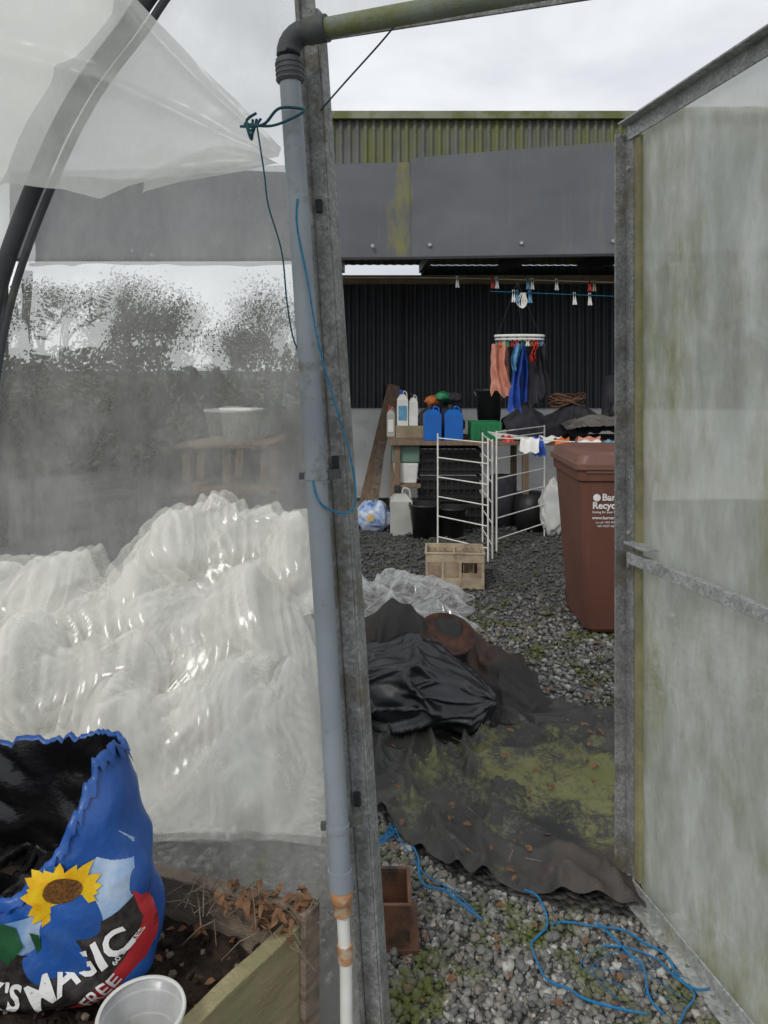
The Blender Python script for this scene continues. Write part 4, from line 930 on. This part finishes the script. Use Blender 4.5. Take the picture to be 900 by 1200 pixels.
for j in range(n):
    for i in range(n):
        q = C+Wd*(.02+1.08*i/(n-1))+Sd*(.05+.68*j/(n-1))+SN*.03
        z = .345+.035*noise.noise(Vector((q.x*5, q.y*5, 0)))+.02*noise.noise(Vector((q.x*25, q.y*25, 0)))+.008*noise.noise(Vector((q.x*80, q.y*80, 0)))
        P[j, i] = (q.x, q.y, z)
m.grid(P, SOIL)
bv1, bf1 = ico(1)
for k in range(620):
    a, b = random.random(), random.random(); q = C+Wd*(.04+1.0*a)+Sd*(.05+.62*b)+SN*.03; s = random.uniform(.003, .010)
    ww = [Vector(v)*s*(1+.6*random.random()) for v in bv1]
    m.add([(q.x+v.x, q.y+v.y, .352+.03*noise.noise(Vector((q.x*5, q.y*5, 0)))+v.z*.7+.006) for v in ww], bf1.tolist(), SOIL if random.random() < .8 else WOODD)
m.build('bed_soil')

# dead leaves & twigs
m = MB()
def leaf(x, y, z, s, upr=.4):
    a = random.uniform(0, 6.28); d = Vector((math.cos(a), math.sin(a), random.uniform(-upr, upr))).normalized(); w = d.cross(Vector((0, 0, 1))).normalized()
    w = (w+Vector((0, 0, random.uniform(-upr, upr)))).normalized(); c = Vector((x, y, z)); up_ = Vector((0, 0, 1))
    pts = [c-d*s, c-d*s*.3+w*s*.5+up_*s*.25, c+d*s*.4+w*s*.45+up_*s*.2, c+d*s, c+d*s*.4-w*s*.45+up_*s*.3, c-d*s*.3-w*s*.5+up_*s*.15, c]
    m.add(pts, [(0, 1, 6), (1, 2, 6), (2, 3, 6), (3, 4, 6), (4, 5, 6), (5, 0, 6)], LEAF)
for k in range(130): leaf(random.uniform(0, 1.0), random.uniform(2.2, 3.4), .064, random.uniform(.004, .020))
for k in range(80): leaf(random.uniform(-.1, 1.0), random.uniform(1.5, 2.3), .022, random.uniform(.006, .016))
for k in range(40): leaf(random.uniform(.5, 1.6), random.uniform(3.5, 5.2), .025, random.uniform(.01, .025))
for k in range(110):
    t = abs(random.gauss(0, .10)); q = C+Wd*t+Vector((-.365, -.93, 0))*random.uniform(0, .10); leaf(q.x, q.y, random.uniform(.43, .48) if t < .2 else .38, random.uniform(.008, .02), .9)
for k in range(40): q = C+Wd*random.uniform(.05, .5)+Sd*random.uniform(.06, .4); leaf(q.x, q.y, .37, random.uniform(.006, .015))
for k in range(50):
    q = C+Wd*random.uniform(-.02, .3)+Vector((-.365, -.93, 0))*random.uniform(0, .12)+Vector((0, 0, random.uniform(.40, .47))); d = Vector((random.uniform(-1, 1), random.uniform(-1, 1), random.uniform(-.5, .9))).normalized()
    m.tube([q, q+d*.04+Vector((0, 0, .01)), q+d*.08], [.0016, .0012, .0006], WOODD, 4)
for k in range(26):
    q = Vector((random.uniform(.1, 1.0), random.uniform(2.2, 3.2), .065)); d = Vector((random.uniform(-1, 1), random.uniform(-1, 1), 0)).normalized(); m.tube([q, q+d*.05], .0015, WOODD, 4)
m.build('dead_leaves')

m = MB(); pc = (-.425, 1.295, .350)
m.lathe([(.001, 0), (.046, 0), (.048, .004), (.062, .085), (.066, .088), (.070, .115), (.0745, .116), (.0745, .122), (.069, .122)], pc, CLEARPOT, 48)
m.lathe([(.0695, .1215), (.0745, .1245), (.0765, .119), (.0745, .114)], pc, WHITEPL, 48)
for z, r_ in ((.045, .057), (.065, .060), (.10, .0695)): m.lathe([(r_, z), (r_+.0015, z+.002), (r_, z+.004)], pc, CLEARPOT, 48)
m.build('plastic_flower_pot')

# ------------------------------------------------------------------ big compost bag
BZ0 = .375
def bag_c(z):
    t = (z-BZ0)/.5; return -.735-.055*t, 1.50+.02*t, .285-.065*t+.03*math.sin(min(1, max(0, t))*math.pi)*0.8-.05*max(0, 1-t*9)**2, .130-.015*t-.05*max(0, 1-t*7)**2
def bag_pt(a, z, off=0):
    cx, cy, hw, hd_ = bag_c(z); ca, sa = math.cos(a), math.sin(a)
    sg = lambda v, p: math.copysign(abs(v)**p, v)
    x = cx+(hw+off)*sg(ca, .8); y = cy+(hd_+off)*sg(sa, .85)
    w = .014*noise.noise(Vector((x*7, z*6, a*.6)))+.015*(1-abs(noise.noise(Vector((x*9+z*7, z*8, a*.5)))*2.2))
    y -= w*(1 if sa < 0 else -1); x += .018*noise.noise(Vector((z*11, a, 3)))*ca
    return Vector((x, y, z))
def rim(a):
    ca, sa = math.cos(a), math.sin(a); x = ca
    back = .775+.035*x; front = np.interp(x, [-1, -.2, .15, .55, .9, 1], [.74, .60, .60, .70, .82, .84])
    w = .5+.5*math.tanh(sa*6); return back*w+front*(1-w)+.014*noise.noise(Vector((a*9, 0, 0)))+.012*noise.noise(Vector((a*25, 0, 0)))+.007*noise.noise(Vector((a*70, 0, 0)))
NA, NZ = 200, 70
m = MB()
def bagshell(off, mt, z0f=0.0, drop=0.0):
    vs = []; fs = []
    for j in range(NZ+1):
        for k in range(NA):
            a = 2*math.pi*k/NA; rz = rim(a)-drop; z = BZ0+(rz-BZ0)*(z0f+(1-z0f)*j/NZ); vs.append(bag_pt(a, z, off))
    for j in range(NZ):
        for k in range(NA): fs.append((j*NA+k, j*NA+(k+1) % NA, (j+1)*NA+(k+1) % NA, (j+1)*NA+k))
    fs.append(tuple(reversed(range(NA)))); m.add(vs, fs, mt, True)
bagshell(0, BAGBLUE); bagshell(-.007, BAGIN, .02, .004)
vs = []; fs = []
for j in range(5):
    for k in range(NA):
        a = 2*math.pi*k/NA; rz = rim(a); rag = .013+.018*noise.noise(Vector((a*14, 1, 0)))+.012*noise.noise(Vector((a*40, 2, 0)))
        z = [rz-.006, rz, rz+.003, rz-.004, rz-rag*1.4][j]; off = [-.007, -.005, .001, .006, .007][j]; vs.append(bag_pt(a, z, off))
for j in range(4):
    for k in range(NA): fs.append((j*NA+k, j*NA+(k+1) % NA, (j+1)*NA+(k+1) % NA, (j+1)*NA+k))
m.add(vs, fs, BAGBLUE, True)
vs = [(bag_c(.55)[0], bag_c(.55)[1], .56)]+[bag_pt(2*math.pi*k/40, .535, -.012) for k in range(40)]
m.add(vs, [(0, 1+k, 1+(k+1) % 40) for k in range(40)], SOIL, True)
hfb = lambda X, Y: np.full_like(X, .55)
P = startgrid(-.93, -.57, 1.44, 1.60, .012, .62, .60, .10, 31); P = cloth(P, .012, hfb, 40, 4, .0008, .2, .5); P[..., 0] = np.clip(P[..., 0], -.97, -.565); P[..., 1] = np.clip(P[..., 1], 1.42, 1.60)
m.grid(P, BAGIN)
def front(x, z, off):
    cx, cy, hw, hd_ = bag_c(z); t = max(-.999, min(.999, (x-cx)/hw)); a = -math.acos(math.copysign(abs(t)**(1/.8), t))
    p = bag_pt(a, z, 0)
    q1 = bag_pt(a+.03, z); q2 = bag_pt(a, z+.01); nn = (q1-p).cross(q2-p).normalized()
    if nn.y > 0: nn = -nn
    return p+nn*off
def decal(poly, mt, off, cell=.010):
    bm = bmesh.new(); P2 = []
    for i in range(len(poly)):
        a = poly[i]; b = poly[(i+1) % len(poly)]; L = math.hypot(b[0]-a[0], b[1]-a[1]); k = max(1, int(L/cell))
        for q in range(k): P2.append((a[0]+(b[0]-a[0])*q/k, a[1]+(b[1]-a[1])*q/k))
    f = bm.faces.new([bm.verts.new((p[0], p[1], 0)) for p in P2])
    bmesh.ops.triangulate(bm, faces=[f])
    for _ in range(4):
        es = [e for e in bm.edges if e.calc_length() > cell*1.4]
        if not es: break
        bmesh.ops.subdivide_edges(bm, edges=es, cuts=1); bmesh.ops.triangulate(bm, faces=bm.faces[:])
    bm.verts.index_update()
    m.add([front(v.co.x, v.co.y, off) for v in bm.verts], [tuple(v.index for v in q.verts) for q in bm.faces], mt, True); bm.free()
decal([(-.74, .46), (-.74, .56), (-.66, .58), (-.58, .63), (-.525, .69), (-.50, .66), (-.49, .60), (-.50, .54), (-.56, .49), (-.65, .45)], PR_CL, .0026)
decal([(-.76, .40), (-.76, .515), (-.70, .525), (-.63, .50), (-.57, .535), (-.495, .575), (-.477, .53), (-.49, .475), (-.56, .42), (-.66, .388)], PR_K, .0044)
decal([(-.500, .585), (-.466, .545), (-.452, .50), (-.468, .44), (-.51, .405), (-.575, .388), (-.62, .385), (-.55, .425), (-.495, .475), (-.477, .53)], PR_R, .0046)
sc = (-.608, .618)
rs = random.Random(3)
for k in range(22):
    a = k/22*6.283+rs.uniform(-.1, .1); L = rs.uniform(.055, .074); w = .014; ca, sa = math.cos(a), math.sin(a)*.85
    pl = [(0.01, -.4), (.45, -1), (.8, -.6), (1.0, 0), (.8, .6), (.45, 1), (.01, .4)]
    decal([(sc[0]+ca*L*u-sa*w*v, sc[1]+sa*L*u+ca*w*v) for u, v in pl], PR_Y, .0056+.0004*(k % 3))
decal([(sc[0]+.004+.031*math.cos(a), sc[1]+.004+.023*math.sin(a)) for a in np.linspace(0, 6.0, 20)], PR_BR, .0080)
decal([(-.655, .555), (-.640, .548), (-.632, .50), (-.642, .50), (-.648, .53)], PR_G, .0060)
decal([(-.71, .575), (-.68, .565), (-.665, .53), (-.69, .50), (-.715, .52)], PR_G, .0060)
def dtext(txt, x, z, size, ang, mt, off, bold=0.0, sx=1):
    v, f = text_geo(txt, size, bold); ca, sa = math.cos(R(ang)), math.sin(R(ang))
    bm = bmesh.new(); vv = [bm.verts.new(q) for q in v]
    for q in f:
        try: bm.faces.new([vv[i] for i in q])
        except ValueError: pass
    for _ in range(3):
        es = [e for e in bm.edges if e.calc_length() > .012]
        if not es: break
        bmesh.ops.subdivide_edges(bm, edges=es, cuts=1); bmesh.ops.triangulate(bm, faces=bm.faces[:])
    bm.verts.index_update()
    m.add([front(x+v_.co.x*ca*sx-v_.co.y*sa, z+v_.co.x*sa*sx+v_.co.y*ca, off) for v_ in bm.verts], [tuple(w.index for w in q.verts) for q in bm.faces], mt); bm.free()
dtext('MAGIC', -.642, .412, .070, 28, PR_W, .0074, .0018, .82); dtext("CK'S", -.768, .430, .062, -6, PR_W, .0074, .0018, .80)
dtext('FREE', -.555, .400, .034, 36, PR_W, .0074, .0006); dtext('60 LITRES', -.510, .470, .013, 50, PR_W, .0074, .0002)
m.build('compost_bag')

# ------------------------------------------------------------------ trees and hedge (far)
def tree(name, x, y, H, seed, leafy):
    rnd = random.Random(seed); m = MB(); tips = []
    def br(p, d, L, r, dep):
        pts = [p]; q = p; dd = d.copy()
        for k in range(3):
            dd = (dd+Vector((rnd.uniform(-.2, .2), rnd.uniform(-.2, .2), rnd.uniform(-.05, .15)))).normalized(); q = q+dd*L/3; pts.append(q)
        m.tube(pts, [r, r*.85, r*.7, r*.5], BARK, 5, False)
        if dep == 0: tips.append(q); return
        for k in range(rnd.choice((3, 4))):
            nd = (dd+Vector((rnd.uniform(-1, 1), rnd.uniform(-1, 1), rnd.uniform(-.2, .7)))*.75).normalized()
            br(pts[rnd.choice((2, 3))], nd, L*rnd.uniform(.55, .8), r*.5, dep-1)
    br(Vector((x, y, 0)), Vector((0, 0, 1)), H*.36, H*.03, 4)
    vs = []; fs = []
    for t in tips:
        for k in range(leafy):
            c = t+Vector((rnd.gauss(0, .25), rnd.gauss(0, .25), rnd.gauss(0, .22))); s = rnd.uniform(.03, .07)
            u = Vector((rnd.uniform(-1, 1), rnd.uniform(-1, 1), rnd.uniform(-1, 1))).normalized(); w = u.orthogonal().normalized(); o = len(vs)
            vs += [c-u*s, c+w*s*.6, c+u*s, c-w*s*.6]; fs.append((o, o+1, o+2, o+3))
    m.add(vs, fs, FOL); m.build(name)
for i, (x, y, H, lf) in enumerate(((-12.5, 27, 5.2, 16), (-10.2, 25, 5.0, 26), (-8.6, 26, 5.2, 10), (-7.0, 24, 4.4, 26), (-5.6, 25, 3.6, 20), (-4.2, 26, 4.6, 12), (-14.8, 28, 5.2, 20))): tree('bare_tree', x, y, H, i+1, lf)
def leafmass(name, N, x0, x1, yc, hfn, s0, s1, mt, seed, dy=.8):
    vs = []; fs = []; rnd = random.Random(seed); m = MB()
    for k in range(N):
        x = rnd.uniform(x0, x1); h = hfn(x); z = max(.02, h*rnd.random()**.7); y = yc+rnd.uniform(-dy, dy)+1.2*noise.noise(Vector((x*.4, z, 1))); s = rnd.uniform(s0, s1)
        c = Vector((x, y, z)); u = Vector((rnd.uniform(-1, 1), rnd.uniform(-1, 1), rnd.uniform(-1, 1))).normalized(); w = u.orthogonal().normalized(); o = len(vs)
        vs += [c-u*s, c+w*s*.6, c+u*s, c-w*s*.6]; fs.append((o, o+1, o+2, o+3))
    m.add(vs, fs, mt); m.build(name)
leafmass('hedge', 26000, -30, 12, 24, lambda x: 2.1+1.6*noise.noise(Vector((x*.4, 0, 0)))+1.2*noise.noise(Vector((x*1.3, 3, 0))), .05, .13, FOL, 5)
leafmass('bramble_thicket', 12000, -8.5, -1.3, 11.2, lambda x: max(.2, .85+1.2*noise.noise(Vector((x*.9, 7, 0)))+.9*noise.noise(Vector((x*2.3, 3, 0)))), .03, .085, BUSHM, 9, .7)
m = MB(); m.box((-1.55, 5.45, .0), (-.85, 5.95, .06), WOODB)
for z in (.06, .40, .74):
    for x in (-1.5, -1.2, -.92): m.box((x, 5.5, z), (x+.06, 5.9, z+.26), WOODB)
    m.box((-1.55, 5.45, z+.26), (-.85, 5.95, z+.28), WOODB)
m.build('pallet_stack')

# ------------------------------------------------------------------ world, sun, camera
w = bpy.data.worlds.new('World'); S.world = w; w.use_nodes = True; t = w.node_tree; n = t.nodes; l = t.links; n.clear()
o = n.new('ShaderNodeOutputWorld'); sky = n.new('ShaderNodeTexSky'); sky.sky_type = 'NISHITA'; sky.sun_disc = False
sky.sun_elevation = R(42); sky.sun_rotation = R(210); b1 = n.new('ShaderNodeBackground'); b1.inputs[1].default_value = .10; l.new(sky.outputs[0], b1.inputs[0])
tc = n.new('ShaderNodeTexCoord')
f = tex_noise(n, l, tc.outputs['Generated'], 2.6, 5, .5, .3, (1, 1, 2.2))
rr = ramp(n, l, f, .32, .66, (.54, .565, .61, 1), (.90, .91, .93, 1)); b2 = n.new('ShaderNodeBackground'); b2.inputs[1].default_value = 1.15; l.new(rr, b2.inputs[0])
mx = n.new('ShaderNodeMixShader'); mx.inputs[0].default_value = .9; l.new(b1.outputs[0], mx.inputs[1]); l.new(b2.outputs[0], mx.inputs[2]); l.new(mx.outputs[0], o.inputs[0])
sd = bpy.data.lights.new('sun', 'SUN'); sd.energy = 1.5; sd.angle = R(15); sd.color = (1, .97, .92); so = bpy.data.objects.new('sun', sd); S.collection.objects.link(so)
so.rotation_euler = (R(48), 0, R(-30)); so.location = (-3, -4, 6)
cd = bpy.data.cameras.new('camera'); cam = bpy.data.objects.new('camera', cd); S.collection.objects.link(cam); S.camera = cam
cam.location = (0, 0, 1.6); cam.rotation_euler = (R(90), 0, 0); cd.sensor_fit = 'AUTO'; cd.sensor_width = 36; cd.lens = 26.0; cd.shift_y = -.1417; cd.clip_start = .02; cd.clip_end = 800
S.view_settings.view_transform = 'Standard'; S.view_settings.look = 'None'; S.view_settings.exposure = 0
